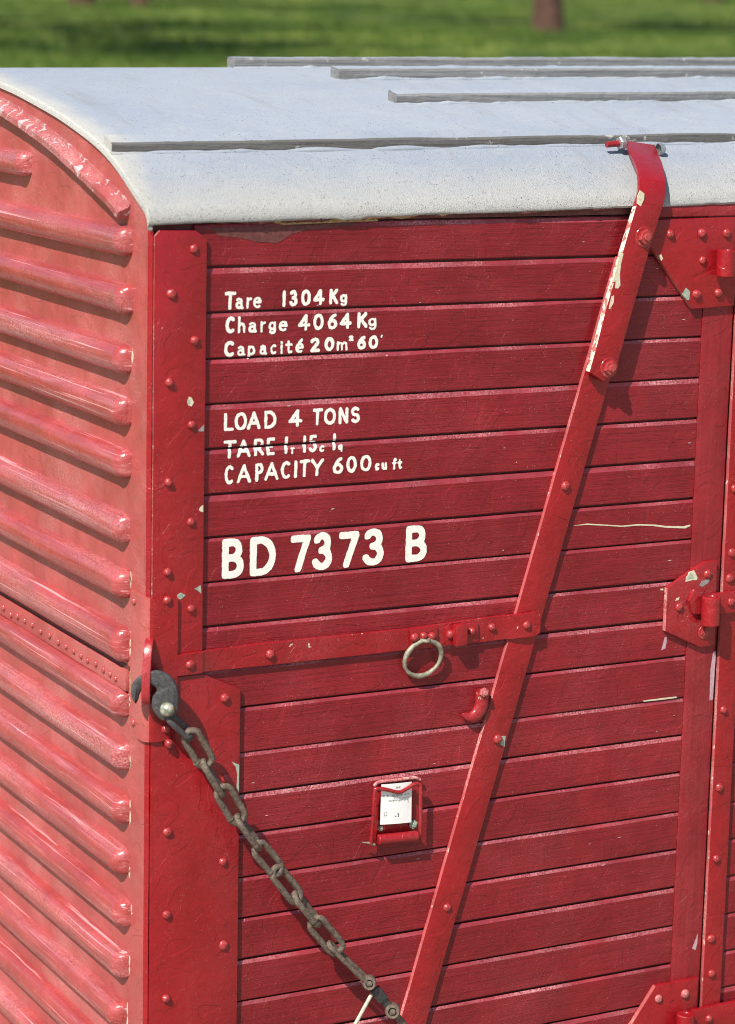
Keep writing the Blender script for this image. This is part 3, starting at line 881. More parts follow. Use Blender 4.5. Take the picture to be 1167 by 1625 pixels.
# arched drip ledge under the roof edge
def ledge():
    tops_ = [(.100, 2.121), (.160, 2.145), (.255, 2.173), (.364, 2.206), (.535, 2.252), (.72, 2.290), (.91, 2.322), (1.06, 2.336), (1.2, 2.341)]
    arc = smooth_path(tops_, 6)
    arc = [tuple(a) for a in arc]
    arc = arc + [(WID - y, z) for y, z in arc[-2::-1]]
    v, f = [], []
    for i, (y, z) in enumerate(arc):
        a, b = arc[max(0, i - 1)], arc[min(len(arc) - 1, i + 1)]
        t = Vector((b[0] - a[0], b[1] - a[1])).normalized()
        n = Vector((-t.y, t.x))
        wv = .001 * noise.noise((y * 20, z * 20, 1))
        for dep, off in ((.004, .010), (.012, .010), (.0135, .003), (.034, -.006 + wv), (.0365, -.009 + wv), (.0365, -.0225 + wv), (.034, -.025), (.004, -.025)):
            v.append((-dep, y + n.x * off, z + n.y * off))
    k = 8
    for i in range(len(arc) - 1):
        for j in range(k):
            f.append([i * k + j, i * k + (j + 1) % k, (i + 1) * k + (j + 1) % k, (i + 1) * k + j])
    f.append(list(range(k)))
    f.append([(len(arc) - 1) * k + j for j in range(k)])
    return add('drip_ledge', v, f, M['ledge'], BOX, smooth=.5)
ledge()

# --- roof
def lip(x):
    return 2.0955 + .0165 * x + .0022 * noise.noise((x * 5, 0, 0)) + .0012 * noise.noise((x * 26, 3, 0)) - (.004 if .45 < x < .5 else 0)
def roof():
    xs = [-.0145, -.0135, -.010] + list(np.linspace(.0, 2.4, 160)) + list(np.linspace(2.5, LEN + .012, 24))
    ys = []
    for a, b in zip(FULL, FULL[1:]):
        k = 4 if a[0] < .3 else 3
        for j in range(k):
            ys.append(a[0] + (b[0] - a[0]) * j / k)
    ys.append(FULL[-1][0])
    sm = smooth_path(FULL, 3)
    v, f = [], []
    for x in xs:
        L = lip(x)
        edge = -.003 if x < -.014 else (-.0008 if x < -.013 else 0)
        row = [(-.002, L + .004), (-.0115 - .0015 * noise.noise((x * 8, 1, 1)), L - .001), (-.0145, L + .004)]
        for i, p in enumerate(sm):
            y, z = float(p[0]), float(p[1])
            if z < 2.106 and y < 1:
                continue
            ws = max(0, 1 - abs(y) / .08)
            z2 = z + .012 * x + edge
            if y < .02:
                z2 = max(z2, L + .006)
            z2 += .0016 * noise.noise((x * 2.3, y * 5, 0)) + .0007 * noise.noise((x * 14, y * 14, 4))
            row.append((y - .002 * ws * noise.noise((x * 9, 2, 0)), z2))
        row.append((WID - .002, L))
        for y, z in row:
            v.append((x, y, z))
        k = len(row)
    for i in range(len(xs) - 1):
        for j in range(k - 1):
            f.append([i * k + j, (i + 1) * k + j, (i + 1) * k + j + 1, i * k + j + 1])
    # rolled hem at the end: thickness below the edge
    b0 = len(v)
    hem = []
    for j in range(1, k - 1):
        x, y, z = v[j]
        hem.append((y, z))
    for y, z in hem:
        cy = 1.2
        v.append((-.0150, y + (.004 if y < cy else -.004), z - .011))
    for y, z in hem:
        v.append((-.004, y + (.004 if y < cy else -.004), z - .012))
    n = len(hem)
    for j in range(n - 1):
        f.append([1 + j, 2 + j, b0 + j + 1, b0 + j])
        f.append([b0 + j, b0 + j + 1, b0 + n + j + 1, b0 + n + j])
    return add('roof', v, f, M['roof'], BOX, smooth=1.0, recalc=True)
rf = roof()

def batten(name, x0, yb, mat, parent, hgt=.026, wid=.045, seed=0):
    xs = [x0, x0 + .001] + list(np.linspace(x0 + .02, 2.6, 90)) + [LEN - .1]
    v, f = [], []
    for x in xs:
        w = lambda s: .0026 * noise.noise((x * 5, seed * 3, s)) + .0014 * noise.noise((x * 29, seed * 3, s))
        za, zb = roof_z(yb, x), roof_z(yb + wid, x)
        dn = (zb - za) / wid
        for y, z in ((yb + w(1), za - .01), (yb - .001 + w(1), za + hgt * .8 + w(2)), (yb + .003 + w(1), za + hgt + w(2)), (yb + wid - .003, zb + hgt + w(3)), (yb + wid, zb + hgt * .8), (yb + wid, zb - .01)):
            v.append((x, y, z))
    k = 6
    for i in range(len(xs) - 1):
        for j in range(k - 1):
            f.append([i * k + j, (i + 1) * k + j, (i + 1) * k + j + 1, i * k + j + 1])
    f.append(list(range(k)))
    mi = [0 if (q % 5) in (0, 1, 4) else 1 for q in range((len(xs) - 1) * 5)] + [0 if seed > 1 else 1]
    o = add(name, v, f, [mat, M['roof']], parent, smooth=.5, mi=mi)
    # lumpy sealing paint along the foot of the batten
    pts, rad = [], []
    for x in np.linspace(x0 - .004, 2.6, 150):
        y = yb - .003 + .003 * noise.noise((x * 6, seed, 0))
        r_ = .0060 + .0065 * noise.noise((x * 9, seed, 2)) + .003 * noise.noise((x * 34, seed, 1))
        pts.append((x, y, roof_z(y, x) - .001))
        rad.append(max(.001, r_))
    tube('sealing_bead', pts, rad, M['roof'], o, seg=8)
    # painted end block
    return o
batten('roof_batten', -.008, .209, M['batten_dark'], BOX, .024, seed=1)
batten('roof_batten', .900, .571, M['batten'], BOX, .026, seed=2)
batten('roof_batten', .914, .912, M['batten'], BOX, .028, seed=3)
batten('roof_batten', .735, 1.165, M['batten'], BOX, .028, seed=4)

# ragged putty and rust under the gutter edge
for nm, xa, xb, mat_, rr in (('putty_bead', .13, .47, M['grime_shade'], .0060), ('putty_bead', .24, .76, M['rust'], .0042), ('putty_bead', .62, 1.20, M['grime_shade'], .0050)):
    pts, rad = [], []
    for x in np.linspace(xa, xb, 90):
        t = min(1, (x - xa) / .05, (xb - x) / .05)
        pts.append((x, -.0055 + .003 * noise.noise((x * 13, rr * 900, 0)), lip(x) - .0012 + .003 * noise.noise((x * 16, rr * 700, 4))))
        rad.append(max(.0006, t * rr * (.75 + .9 * noise.noise((x * 22, rr * 500, 1)) + .4 * noise.noise((x * 80, rr * 500, 6)))))
    tube(nm, pts, rad, mat_, rf, seg=8, bump=.3)

# --- corner bracket wrapped round the corner, with its staple
def bracket():
    plan = [(-.0165, .066), (-.0165, .055), (-.0165, .040), (-.0165, .022)]
    for a in range(0, 91, 15):
        plan.append((.006 - .0225 * math.cos(R(a)), .010 - .0275 * math.sin(R(a))))
    plan += [(.020, -.0175), (.036, -.0175), (.050, -.0175), (.0605, -.0175)]
    n = len(plan)
    zb = []
    for i in range(n):
        if i == 0: zb.append(.985)
        elif i == 1: zb.append(.966)
        elif i == 2: zb.append(.957)
        elif i == n - 1: zb.append(.985)
        elif i == n - 2: zb.append(.966)
        else: zb.append(.953)
    v, f = [], []
    for i, (x, y) in enumerate(plan):
        a, b = plan[max(0, i - 1)], plan[min(n - 1, i + 1)]
        t = Vector((b[0] - a[0], b[1] - a[1])).normalized()
        nn = Vector((t.y, -t.x)) * -.009
        if i < 4: nn = Vector((.008, 0))
        for z in np.linspace(zb[i], 1.283 - .0005 * i, 8):
            v.append((x, y, z))
        for z in np.linspace(zb[i], 1.283 - .0005 * i, 8):
            v.append((x + nn.x, y + nn.y, z))
    k = 16
    for i in range(n - 1):
        for j in range(7):
            f.append([i * k + j, i * k + j + 1, (i + 1) * k + j + 1, (i + 1) * k + j])
            f.append([i * k + 8 + j, (i + 1) * k + 8 + j, (i + 1) * k + 9 + j, i * k + 9 + j])
        f.append([i * k, (i + 1) * k, (i + 1) * k + 8, i * k + 8])
        f.append([i * k + 7, i * k + 15, (i + 1) * k + 15, (i + 1) * k + 7])
    for i in (0, n - 1):
        for j in range(7):
            f.append([i * k + j, i * k + j + 1, i * k + 9 + j, i * k + 8 + j])
    mi = [0 if i < 8 else 1 for i in range(n - 1) for _ in range(16)] + [0] * 7 + [1] * 7  # paler colour on the end side stands in for the sun on it
    return add('corner_bracket', v, f, [M['sheet'], M['iron']], BOX, mi=mi, smooth=.9)
brk = bracket()
for p in BRK_RIV:
    rivet(brk, p, .0172)
for y, z in ((.046, 1.262), (.046, .985)):
    inst('rivet', RIVET_S, (-.0165, y, z), brk, (0, 0, -math.pi / 2))
OUT = Vector((-.56, -.83, 0))
SD = Vector((.83, -.56, 0))
sp = [(-.012, 1.184), (.010, 1.180), (.027, 1.160), (.036, 1.132), (.043, 1.104), (.045, 1.080), (.042, 1.062), (.028, 1.055), (-.012, 1.054)]
path = smooth_path(sp, 4)
C0 = Vector((-.002, -.010, 0))
v, f = [], []
for i, (o_, z) in enumerate(path):
    a, b = path[max(0, i - 1)], path[min(len(path) - 1, i + 1)]
    t = Vector((b[0] - a[0], b[1] - a[1])).normalized()
    n = Vector((-t.y, t.x)) * .0085
    for su, sn in ((-.0095, -1), (-.0095, 1), (.0095, 1), (.0095, -1)):
        p = C0 + OUT * (o_ + n.x * sn) + SD * su
        v.append((p.x, p.y, z + n.y * sn))
for i in range(len(path) - 1):
    for j in range(4):
        f.append([i * 4 + j, i * 4 + (j + 1) % 4, (i + 1) * 4 + (j + 1) % 4, (i + 1) * 4 + j])
f += [[0, 1, 2, 3], [len(v) - 4 + j for j in range(4)]]
add('chain_staple', v, f, M['iron_worn'], BOX, bevel=.002, smooth=.7)

# --- horizontal strap with ring and keeper
def strap_h():
    xs = [.0585, .066, .120, .1225, .128, .132] + list(np.linspace(.17, .985, 30)) + [1.001]
    def hh(x):
        if x < .121: return .0172
        if x < .131: return .0172 - (x - .121) / .01 * .0065
        if x < .915: return .0107
        if x < .935: return .0107 + (x - .915) / .02 * .011
        return .0217
    tz = [p[1] for p in HSTRAP_TOP]; tx = [p[0] for p in HSTRAP_TOP]
    bz = [p[1] for p in HSTRAP_BOT]
    v, f = [], []
    for x in xs:
        zt = float(np.interp(x, tx, tz)) + .0006 * noise.noise((x * 30, 0, 1))
        zb = float(np.interp(x, tx, bz)) + .0006 * noise.noise((x * 30, 0, 5))
        if x > .99: zt -= .010; zb += .006
        h = hh(x)
        for a, z in ((h - .008, zb), (h - .001, zb), (h, zb + .0012), (h, zt - .0012), (h - .001, zt), (h - .008, zt)):
            v.append((x, -a, z))
    k = 6
    for i in range(len(xs) - 1):
        for j in range(k):
            f.append([i * k + j, i * k + (j + 1) % k, (i + 1) * k + (j + 1) % k, (i + 1) * k + j])
    f += [list(range(k)), [(len(xs) - 1) * k + j for j in range(k)]]
    return add('horizontal_strap', v, f, M['iron_worn'], BOX, smooth=.5)
hs = strap_h()
for i, p in enumerate(HS_RIV):
    rivet(hs, p, (.0172, .0107, .0170, .0170, .0107, .0217)[i])
prism('ring_plate', RING_BLK, .009, .0165, M['iron'], BOX, bevel=.0015)
for dx in (-.022, .002, .024):
    rivet(hs, (.683 + dx, 1.129 + random.uniform(-.003, .003)), .0160)
prism('keeper_plate', [(.7441, 1.1477), (.762, 1.1479), (.7632, 1.1030), (.7456, 1.1023)], .009, .0165, M['iron'], BOX)
prism('keeper_plate', [(.797, 1.1487), (.832, 1.149), (.834, 1.1032), (.7985, 1.103)], .009, .0165, M['iron'], BOX)
prism('keeper_loop', [(.7600, 1.1525), (.7930, 1.1545), (.7950, 1.1012), (.7615, 1.1006)], .0160, .0340, M['iron'], BOX, bevel=.004)
rt = []
for k in range(40):
    a = 2 * math.pi * k / 40
    rt.append((.6850 + .0475 * math.cos(a) * (1 + .02 * math.sin(2 * a)), -.0165 - .006 * math.sin(a + .3), 1.0770 + .0430 * math.sin(a + .06)))
tube('pull_ring', rt, [.0056 + .0009 * math.sin(3 * 2 * math.pi * k / 40) for k in range(40)], M['ring'], BOX, closed=True, seg=10, bump=.18)
tube('ring_eye', [(.688 + .0095 * math.cos(a), -.014 - .016 * math.sin(a), 1.121) for a in np.linspace(0, math.pi, 9)], .0048, M['ring'], BOX, seg=8)

# --- small hook below the strap
hp = [(x + .003, -.011, z) for x, z in HOOK_SP]
hpath = smooth_path([(*p, r_) for p, r_ in zip(hp, (.0165, .0175, .0180, .0165, .0125, .0045))], 5)
tube('rope_hook', [p[:3] for p in hpath], [float(p[3]) for p in hpath], M['iron_worn'], BOX, seg=12, flat=(Vector((0, 1, 0)), .72))
hook_bolt = hex_bolt('hook_bolt', (.8495, -.020, .9795), (0, -1, 0), BOX, M['edge_light'], .0115, .008, .005, False)

# --- diagonal stays
zl, zh = -.12, 2.00
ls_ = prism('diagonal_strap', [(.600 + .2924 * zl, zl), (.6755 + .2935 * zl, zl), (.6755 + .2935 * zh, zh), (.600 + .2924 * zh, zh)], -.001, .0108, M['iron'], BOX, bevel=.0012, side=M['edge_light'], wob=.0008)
for p in LS_RIV:
    rivet(ls_, p, .0108)

def upper_stay():
    fr = [((1.1019, -.037, 1.7338), (1.1741, -.037, 1.7330)), ((1.1196, -.038, 1.8000), (1.1938, -.038, 1.8000)), ((1.137 + .0035, -.038, 1.8824), (1.2170, -.038, 1.8824)),
          ((1.1876, -.038, 2.0368), (1.2635, -.038, 2.0440)), ((1.2130, -.038, 2.1208), (1.2896, -.038, 2.1248)), ((1.2240, -.034, 2.1560), (1.2990, -.034, 2.1500)),
          ((1.2290, -.022, 2.1840), (1.3040, -.022, 2.1760)), ((1.2420, .006, 2.2030), (1.3190, .006, 2.1930)), ((1.2660, .060, 2.2230), (1.3490, .060, 2.2130)), ((1.3140, .170, 2.2620), (1.4000, .170, 2.2510))]
    bk = []
    for i, (l, r_) in enumerate(fr):
        if i < 4:
            d = Vector((0, .0180, 0))
        elif i == 4:
            d = Vector((0, .0170, -.003))
        else:
            a, b = fr[max(0, i - 1)][0], fr[min(len(fr) - 1, i + 1)][0]
            t = Vector((0, b[1] - a[1], b[2] - a[2])).normalized()
            d = Vector((0, t.z, -t.y)) * .012
        bk.append((Vector(l) + d, Vector(r_) + d))
    v, f, mi = [], [], []
    for (l, r_), (bl, br) in zip(fr, bk):
        v += [Vector(l), Vector(r_), br, bl]
    for i in range(len(fr) - 1):
        for j in range(4):
            f.append([i * 4 + j, i * 4 + (j + 1) % 4, (i + 1) * 4 + (j + 1) % 4, (i + 1) * 4 + j])
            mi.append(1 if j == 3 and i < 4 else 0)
    # pointed lower end
    v += [Vector((1.1426, -.037, 1.7085)), Vector((1.1426, -.0190, 1.7085))]
    q = len(v)
    f += [[0, 1, q - 2], [3, q - 1, 2], [0, q - 2, q - 1, 3], [1, 2, q - 1, q - 2]]
    mi += [0, 0, 0, 0]
    e = len(fr) * 4 - 4
    f.append([e, e + 1, e + 2, e + 3])
    mi.append(0)
    return add('upper_stay', v, f, [M['iron'], M['edge']], BOX, mi=mi, bevel=.0018, smooth=.8)
us = upper_stay()
for xz in US_BOLT:
    vv, ff = lathe([(.024, -.002), (.024, .012)], 18)
    inst('spacer', mesh_of('spacer', vv, ff, M['iron'], smooth=.5), (xz[0], -.0095, xz[1]), us)
hex_bolt('stay_bolt', (US_BOLT[0][0], -.037, US_BOLT[0][1]), (0, -1, 0), us, M['nut'], .0185, .013, .007)
hex_bolt('stay_bolt', (US_BOLT[1][0], -.037, US_BOLT[1][1]), (0, -1, 0), us, M['nut'], .0180, .013, .007)
hex_bolt('pin_nut', (1.3020, .158, 2.2560), (-1, 0, -.05), us, M['zinc'], .0165, .015, 0, False)
tube('pin', [(1.300, .158, 2.256), (1.252, .158, 2.2525)], .0075, M['nut'], us, seg=10)
hex_bolt('pin_nut', (1.3960, .150, 2.2410), (1, 0, .05), us, M['zinc'], .0150, .015, .004, False)

# --- hinges
def knuckle(name, x, h, z0, z1, r_, parent):
    v, f = [], []
    n = 20
    prof = [(r_ * .45, z0), (r_ * .9, z0), (r_, z0 + .002), (r_, z1 - .002), (r_ * .92, z1), (r_ * .55, z1), (r_ * .50, z1 - .002), (r_ * .1, z1 - .001)]
    for rr, z in prof:
        for j in range(n):
            a = 2 * math.pi * j / n
            v.append((x + rr * math.cos(a), -h + rr * math.sin(a), z))
    for i in range(len(prof) - 1):
        for j in range(n):
            f.append([i * n + j, i * n + (j + 1) % n, (i + 1) * n + (j + 1) % n, (i + 1) * n + j])
    f += [list(range(n)), [(len(prof) - 1) * n + j for j in range(n)]]
    return add(name, v, f, M['iron'], parent, smooth=.7)

hT = [HINGET[0], (1.5265, 2.0885), (1.5275, 1.8740), HINGET[3], HINGET[4], (1.274, 2.0850)]
ht = prism('hinge_plate', hT, .0005, .0135, M['iron'], BOX, bevel=.0015, side=M['edge_light'], wob=.0007)
for p in HINGET_RIV:
    rivet(ht, p, .0135)
knuckle('hinge_knuckle', 1.4800, .036, 1.948, 2.012, .0235, ht)
hm = prism('hinge_plate', HINGEM, .0005, .0135, M['iron_worn'], BOX, bevel=.0015, side=M['edge_light'], wob=.0007)
for i, p in enumerate(HINGEM_RIV):
    rivet(hm, p, .0135)
hex_bolt('leaf_bolt', (HINGEM_RIV[2][0], -.0135, HINGEM_RIV[2][1]), (0, -1, 0), hm, M['nut'], .013, .006, .004)
prism('hinge_leaf', HINGEM_B, .012, .024, M['iron'], hm, bevel=.006)
knuckle('hinge_knuckle', 1.4830, .040, 1.088, 1.160, .0235, hm)
hB = [(1.2700, -.010), HINGEB[0], HINGEB[1], HINGEB[2], (1.5228, -.06), (1.3000, -.06)]
hb = prism('hinge_plate', hB, .0005, .0135, M['iron'], BOX, bevel=.0015, side=M['edge_light'], wob=.0007)
for p in HINGEB_RIV:
    rivet(hb, p, .0135, RIVET_W)
knuckle('hinge_knuckle', 1.4680, .040, .000, .075, .0235, hb)

# --- door iron
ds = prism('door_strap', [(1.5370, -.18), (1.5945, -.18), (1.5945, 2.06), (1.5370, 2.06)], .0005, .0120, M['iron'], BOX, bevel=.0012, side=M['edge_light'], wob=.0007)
for p in DSTRAP_RIV + [(1.558, 1.42), (1.557, 1.62)]:
    rivet(ds, p, .0120)
def hinge_strap(z0, z1, rv):
    o = prism('hinge_strap', [(1.500, z0 + .004), (1.5300, z0), (2.30, z0 + .004), (2.30, z1 + .004), (1.5300, z1), (1.500, z1 - .002)], .0125, .0250, M['iron'], BOX, bevel=.0015)
    for x in [rv[0]] + [rv[0] + .12 * k for k in range(1, 6)]:
        rivet(o, (x, rv[1]), .0250)
    return o
hinge_strap(1.1085, 1.1625, (1.5540, 1.1365))
hinge_strap(.012, .0735, (1.5510, .0430))
hinge_strap(1.950, 2.010, (1.560, 1.980))

# --- label clip
L_ = LABEL
clip = prism('label_clip', L_['plate'], .0004, .0065, M['iron'], BOX, bevel=.001)
wp = smooth_path([(x, -.026 if i > 0 else -.022, z) for i, (x, z) in enumerate(L_['wire'])], 5)
wp = [tuple(p) for p in wp] + [(L_['wire'][-1][0], -.018, .644)]
tube('wire_bail', wp, .0047, M['iron_worn'], clip, seg=9, bump=.12)
tube('wire_rim', [tuple(p) for p in smooth_path([(x, -.012, z) for x, z in L_['rim']], 5)], .0042, M['edge_light'], clip, seg=8, bump=.15)
(xa, za), (xb, zb) = L_['roll'][0], L_['roll'][1]
tube('roller', [(xa, -.022, za - .002), (xa + .002, -.022, za - .002), (xb - .002, -.022, zb), (xb, -.022, zb)], [.0095, .0125, .0125, .0095], M['iron_worn'], clip, seg=16, sm=.6)
hex_bolt('clip_bolt', (L_['bolts'][0][0], -.0065, L_['bolts'][0][1]), (0, -1, 0), clip, M['ring'], .0075, .006, .005, False)
hex_bolt('clip_bolt', (L_['bolts'][1][0], -.0065, L_['bolts'][1][1]), (0, -1, 0), clip, M['verdi'], .0115, .006, .004, False)
tube('split_pin', [(.5350, -.018, .6500), (.5530, -.022, .6470), (.5660, -.022, .6410)], [.001, .0032, .0030], M['ring'], clip, seg=7)

# --- loose flakes of paint, bare patches
CM = {'cream': M['cream'], 'steel': M['steelchip'], 'verdi': M['verdi'], 'pale': M['pale'], 'grime_shade': M['grime_shade'], 'rust': M['rust']}
for mt, h, poly, extra in CHIPS:
    par = BOX
    if h > .03: par = us
    elif .0140 < h < .0150: par = hm if poly[0][1] < 1.5 else ht
    elif .0104 < h < .0110: par = gus if poly[0][1] < 1.0 else post
    hh = {.0146: .0139, .0386: .0384, .0106: .0108, .0116: .0112}.get(h, h)
    prism('paint_chip', poly, hh - .0025, hh, CM[mt], par, bevel=0)
    if extra:
        cx = sum(p[0] for p in poly) / len(poly); cz = sum(p[1] for p in poly) / len(poly)
        prism('paint_chip', [(cx - .004 + (x - cx) * .55, cz + (z - cz) * .55) for x, z in poly], hh - .001, hh + .0003, M['verdi'], par, bevel=0)
rk = random.Random(21)
for i in range(26):          # short cream scratches and dents on the boards
    x, z = rk.uniform(.25, 1.42), rk.uniform(.1, 2.05)
    y = board_y(z)
    if y is None or abs(x - (.638 + .293 * z)) < .06:
        continue
    l, t = rk.uniform(.003, .014), rk.uniform(.0006, .0014)
    prism('paint_chip', [(x, z), (x + l * .5, z - t), (x + l, z + t * .4), (x + l * .6, z + t)], -.001, .0006, M['pale'] if i % 3 else M['cream'], BOX, bevel=0)

# --- lettering
def arc(cx, cy, rx, ry, a0, a1, n=18):
    return [(cx + rx * math.cos(R(a0 + (a1 - a0) * i / n)), cy + ry * math.sin(R(a0 + (a1 - a0) * i / n))) for i in range(n + 1)]
E_ = [[(.08, .33), (.92, .33)], arc(.5, .3, .44, .3, 5, 305)]
GL = {
    'T': [[(0, 1), (1, 1)], [(.48, 1), (.42, 0)]],
    'a': [[(.12, .52), (.40, .60), (.75, .53), (.82, .40), (.82, 0)], arc(.42, .18, .40, .18, 0, 360), [(.82, .05), (1, .0)]],
    'r': [[(.2, .6), (.2, 0)], [(.2, .38), (.42, .54), (.95, .58)]],
    'e': E_, 'é': E_ + [[(.45, .76), (.80, .97)]],
    '1': [[(.55, 1), (.45, 0)]],
    '3': [arc(.42, .76, .46, .24, 150, -80) + [(.40, .53)], arc(.42, .27, .56, .27, 82, -155)],
    '0': [arc(.5, .5, .5, .5, 0, 360, 28)], 'O': [arc(.5, .5, .5, .5, 0, 360, 28)],
    '4': [[(.70, 0), (.70, 1), (0, .30), (1, .30)]],
    'K': [[(.04, 0), (.04, 1)], [(.95, 1), (.08, .40)], [(.36, .58), (1, .02)]],
    'g': [arc(.42, .34, .42, .22, 0, 360), [(.86, .58), (.86, .0), (.70, -.14), (.40, -.17), (.1, -.08)]],
    'C': [arc(.56, .5, .56, .5, 52, 308, 22)],
    'h': [[(.06, 1), (.06, 0)], [(.06, .42), (.38, .58), (.72, .52), (.86, .36), (.88, 0)]],
    'p': [[(.10, .60), (.10, -.26)], arc(.50, .30, .42, .28, 0, 360)],
    'c': [arc(.55, .3, .50, .30, 50, 310)],
    'i': [[(.5, .56), (.5, 0)], [(.55, .80), (.52, .83)]],
    't': [[(.42, .86), (.40, .12), (.60, 0), (.92, .06)], [(0, .60), (.95, .62)]],
    '2': [arc(.48, .74, .46, .26, 165, -30) + [(.02, .02), (1, .0)]],
    'm': [[(.05, .6), (.05, 0)], [(.05, .42), (.22, .57), (.42, .52), (.48, 0)], [(.48, .42), (.66, .57), (.88, .52), (.95, 0)]],
    '6': [[(.88, .98), (.55, .90), (.22, .66), (.05, .34)], arc(.5, .29, .48, .29, 0, 360, 24)],
    "'": [[(.75, 1), (.25, .1)]],
    'L': [[(.04, 1), (.04, 0), (1, .0)]],
    'A': [[(0, 0), (.5, 1), (1, 0)], [(.2, .32), (.82, .32)]],
    'D': [[(.05, 0), (.05, 1), (.40, 1)] + arc(.40, .5, .58, .5, 80, -80, 18) + [(.40, 0), (.05, 0)]],
    'N': [[(.05, 0), (.05, 1), (.92, 0), (.92, 1)]],
    'S': [arc(.5, .75, .46, .25, 35, 250, 14) + arc(.5, .26, .46, .26, 75, -145, 14)],
    'R': [[(.05, 0), (.05, 1), (.55, 1)] + arc(.55, .75, .38, .25, 85, -85, 12) + [(.05, .50)], [(.40, .5), (1, 0)]],
    'E': [[(.95, 1), (.05, 1), (.05, 0), (.98, 0)], [(.05, .52), (.80, .52)]],
    '5': [[(.90, 1), (.22, 1), (.14, .56)] + arc(.45, .30, .50, .32, 125, -145, 18)],
    'q': [arc(.42, .66, .40, .32, 0, 360), [(.86, .98), (.86, 0)]],
    'P': [[(.06, 0), (.06, 1), (.55, 1)] + arc(.55, .74, .42, .26, 85, -85, 12) + [(.06, .48)]],
    'I': [[(.5, 1), (.5, 0)]],
    'Y': [[(0, 1), (.48, .46)], [(1, 1), (.48, .46), (.44, 0)]],
    'u': [[(.06, .6), (.08, .15), (.35, 0), (.75, .10), (.85, .25)], [(.85, .6), (.88, 0)]],
    'f': [[(.95, .92), (.65, 1), (.40, .85), (.38, 0)], [(0, .58), (.85, .58)]],
    '7': [[(0, .96), (1, .96), (.32, 0)]],
    'B': [[(.05, 0), (.05, 1), (.50, 1)] + arc(.50, .76, .36, .24, 85, -85, 12) + [(.05, .52)], [(.50, .52)] + arc(.50, .26, .46, .26, 88, -88, 12) + [(.05, 0)]],
}
def letter(idx, hw, chars):
    cell = .0013 if hw < .006 else .0020
    segs = []
    for ch, x0, x1, z0, z1 in chars:
        small = (z1 - z0) < .026 and ch in "2Tcq'"
        w = hw * (.62 if small else (.74 if ch in 'aregéhpcitmufq' else 1.))
        bx0, bx1, bz0, bz1 = x0 + w, x1 - w, z0 + w, z1 - w
        if ch in '1iI':
            bx0, bx1 = (x0 + x1) / 2 - .003, (x0 + x1) / 2 + .003
        for st in GL[ch]:
            pts = [(bx0 + px * (bx1 - bx0), bz0 + pz * (bz1 - bz0)) for px, pz in st]
            for a, b in zip(pts, pts[1:]):
                segs.append((*a, *b, w))
    S_ = np.array(segs)
    xa, xb = S_[:, [0, 2]].min() - .02, S_[:, [0, 2]].max() + .02
    za, zb = S_[:, [1, 3]].min() - .02, S_[:, [1, 3]].max() + .02
    nx, nz = int((xb - xa) / cell) + 1, int((zb - za) / cell) + 1
    X, Zg = np.meshgrid(xa + np.arange(nx) * cell, za + np.arange(nz) * cell, indexing='ij')
    D = np.full(X.shape, 1.)
    for ax, az, bx, bz, w in segs:
        i0, i1 = int((min(ax, bx) - .015 - xa) / cell), int((max(ax, bx) + .015 - xa) / cell) + 2
        j0, j1 = int((min(az, bz) - .015 - za) / cell), int((max(az, bz) + .015 - za) / cell) + 2
        i0, j0 = max(i0, 0), max(j0, 0)
        x, z = X[i0:i1, j0:j1], Zg[i0:i1, j0:j1]
        L2 = (bx - ax) ** 2 + (bz - az) ** 2 + 1e-12
        t = np.clip(((x - ax) * (bx - ax) + (z - az) * (bz - az)) / L2, 0, 1)
        d = np.maximum(np.abs(x - ax - t * (bx - ax)), np.abs(z - az - t * (bz - az))) * .35 + np.hypot(x - ax - t * (bx - ax), z - az - t * (bz - az)) * .70
        D[i0:i1, j0:j1] = np.minimum(D[i0:i1, j0:j1], d - w)
    rough = np.zeros_like(D)
    near = np.argwhere(np.abs(D) < .006)
    for i, j in near:
        p = (X[i, j] * 95, Zg[i, j] * 95, idx * 3.3)
        rough[i, j] = .0011 * noise.noise(p) + .0008 * noise.noise((p[0] * 3.1, p[1] * 3.1, p[2] + 5))
    D = D + rough
    v, f, key = [], [], {}
    def vert(k, x, z):
        if k not in key:
            y = board_y(z)
            key[k] = len(v)
            v.append((x, (0.004 if y is None else y) - .0007, z))
        return key[k]
    ii = np.argwhere((D[:-1, :-1] < 0) | (D[1:, :-1] < 0) | (D[:-1, 1:] < 0) | (D[1:, 1:] < 0))
    for i, j in ii:
        zc = Zg[i, j] + cell / 2
        if board_y(zc) is None:
            continue
        cs = [(i, j), (i + 1, j), (i + 1, j + 1), (i, j + 1)]
        poly = []
        for q in range(4):
            a, b = cs[q], cs[(q + 1) % 4]
            da, db = D[a], D[b]
            if da < 0:
                poly.append(vert(a, X[a], Zg[a]))
            if (da < 0) != (db < 0):
                t = da / (da - db)
                k = (min(a, b), max(a, b), 1)
                poly.append(vert(k, X[a] + (X[b] - X[a]) * t, Zg[a] + (Zg[b] - Zg[a]) * t))
        if len(poly) >= 3:
            f.append(poly)
    return add('digit' if chars[0][0].isdigit() else 'letter', v, f, M['letter'], BOX, recalc=False)
for i, (hw, chars) in enumerate(LETTERING):
    for c_ in chars:
        letter(i, hw, [c_])

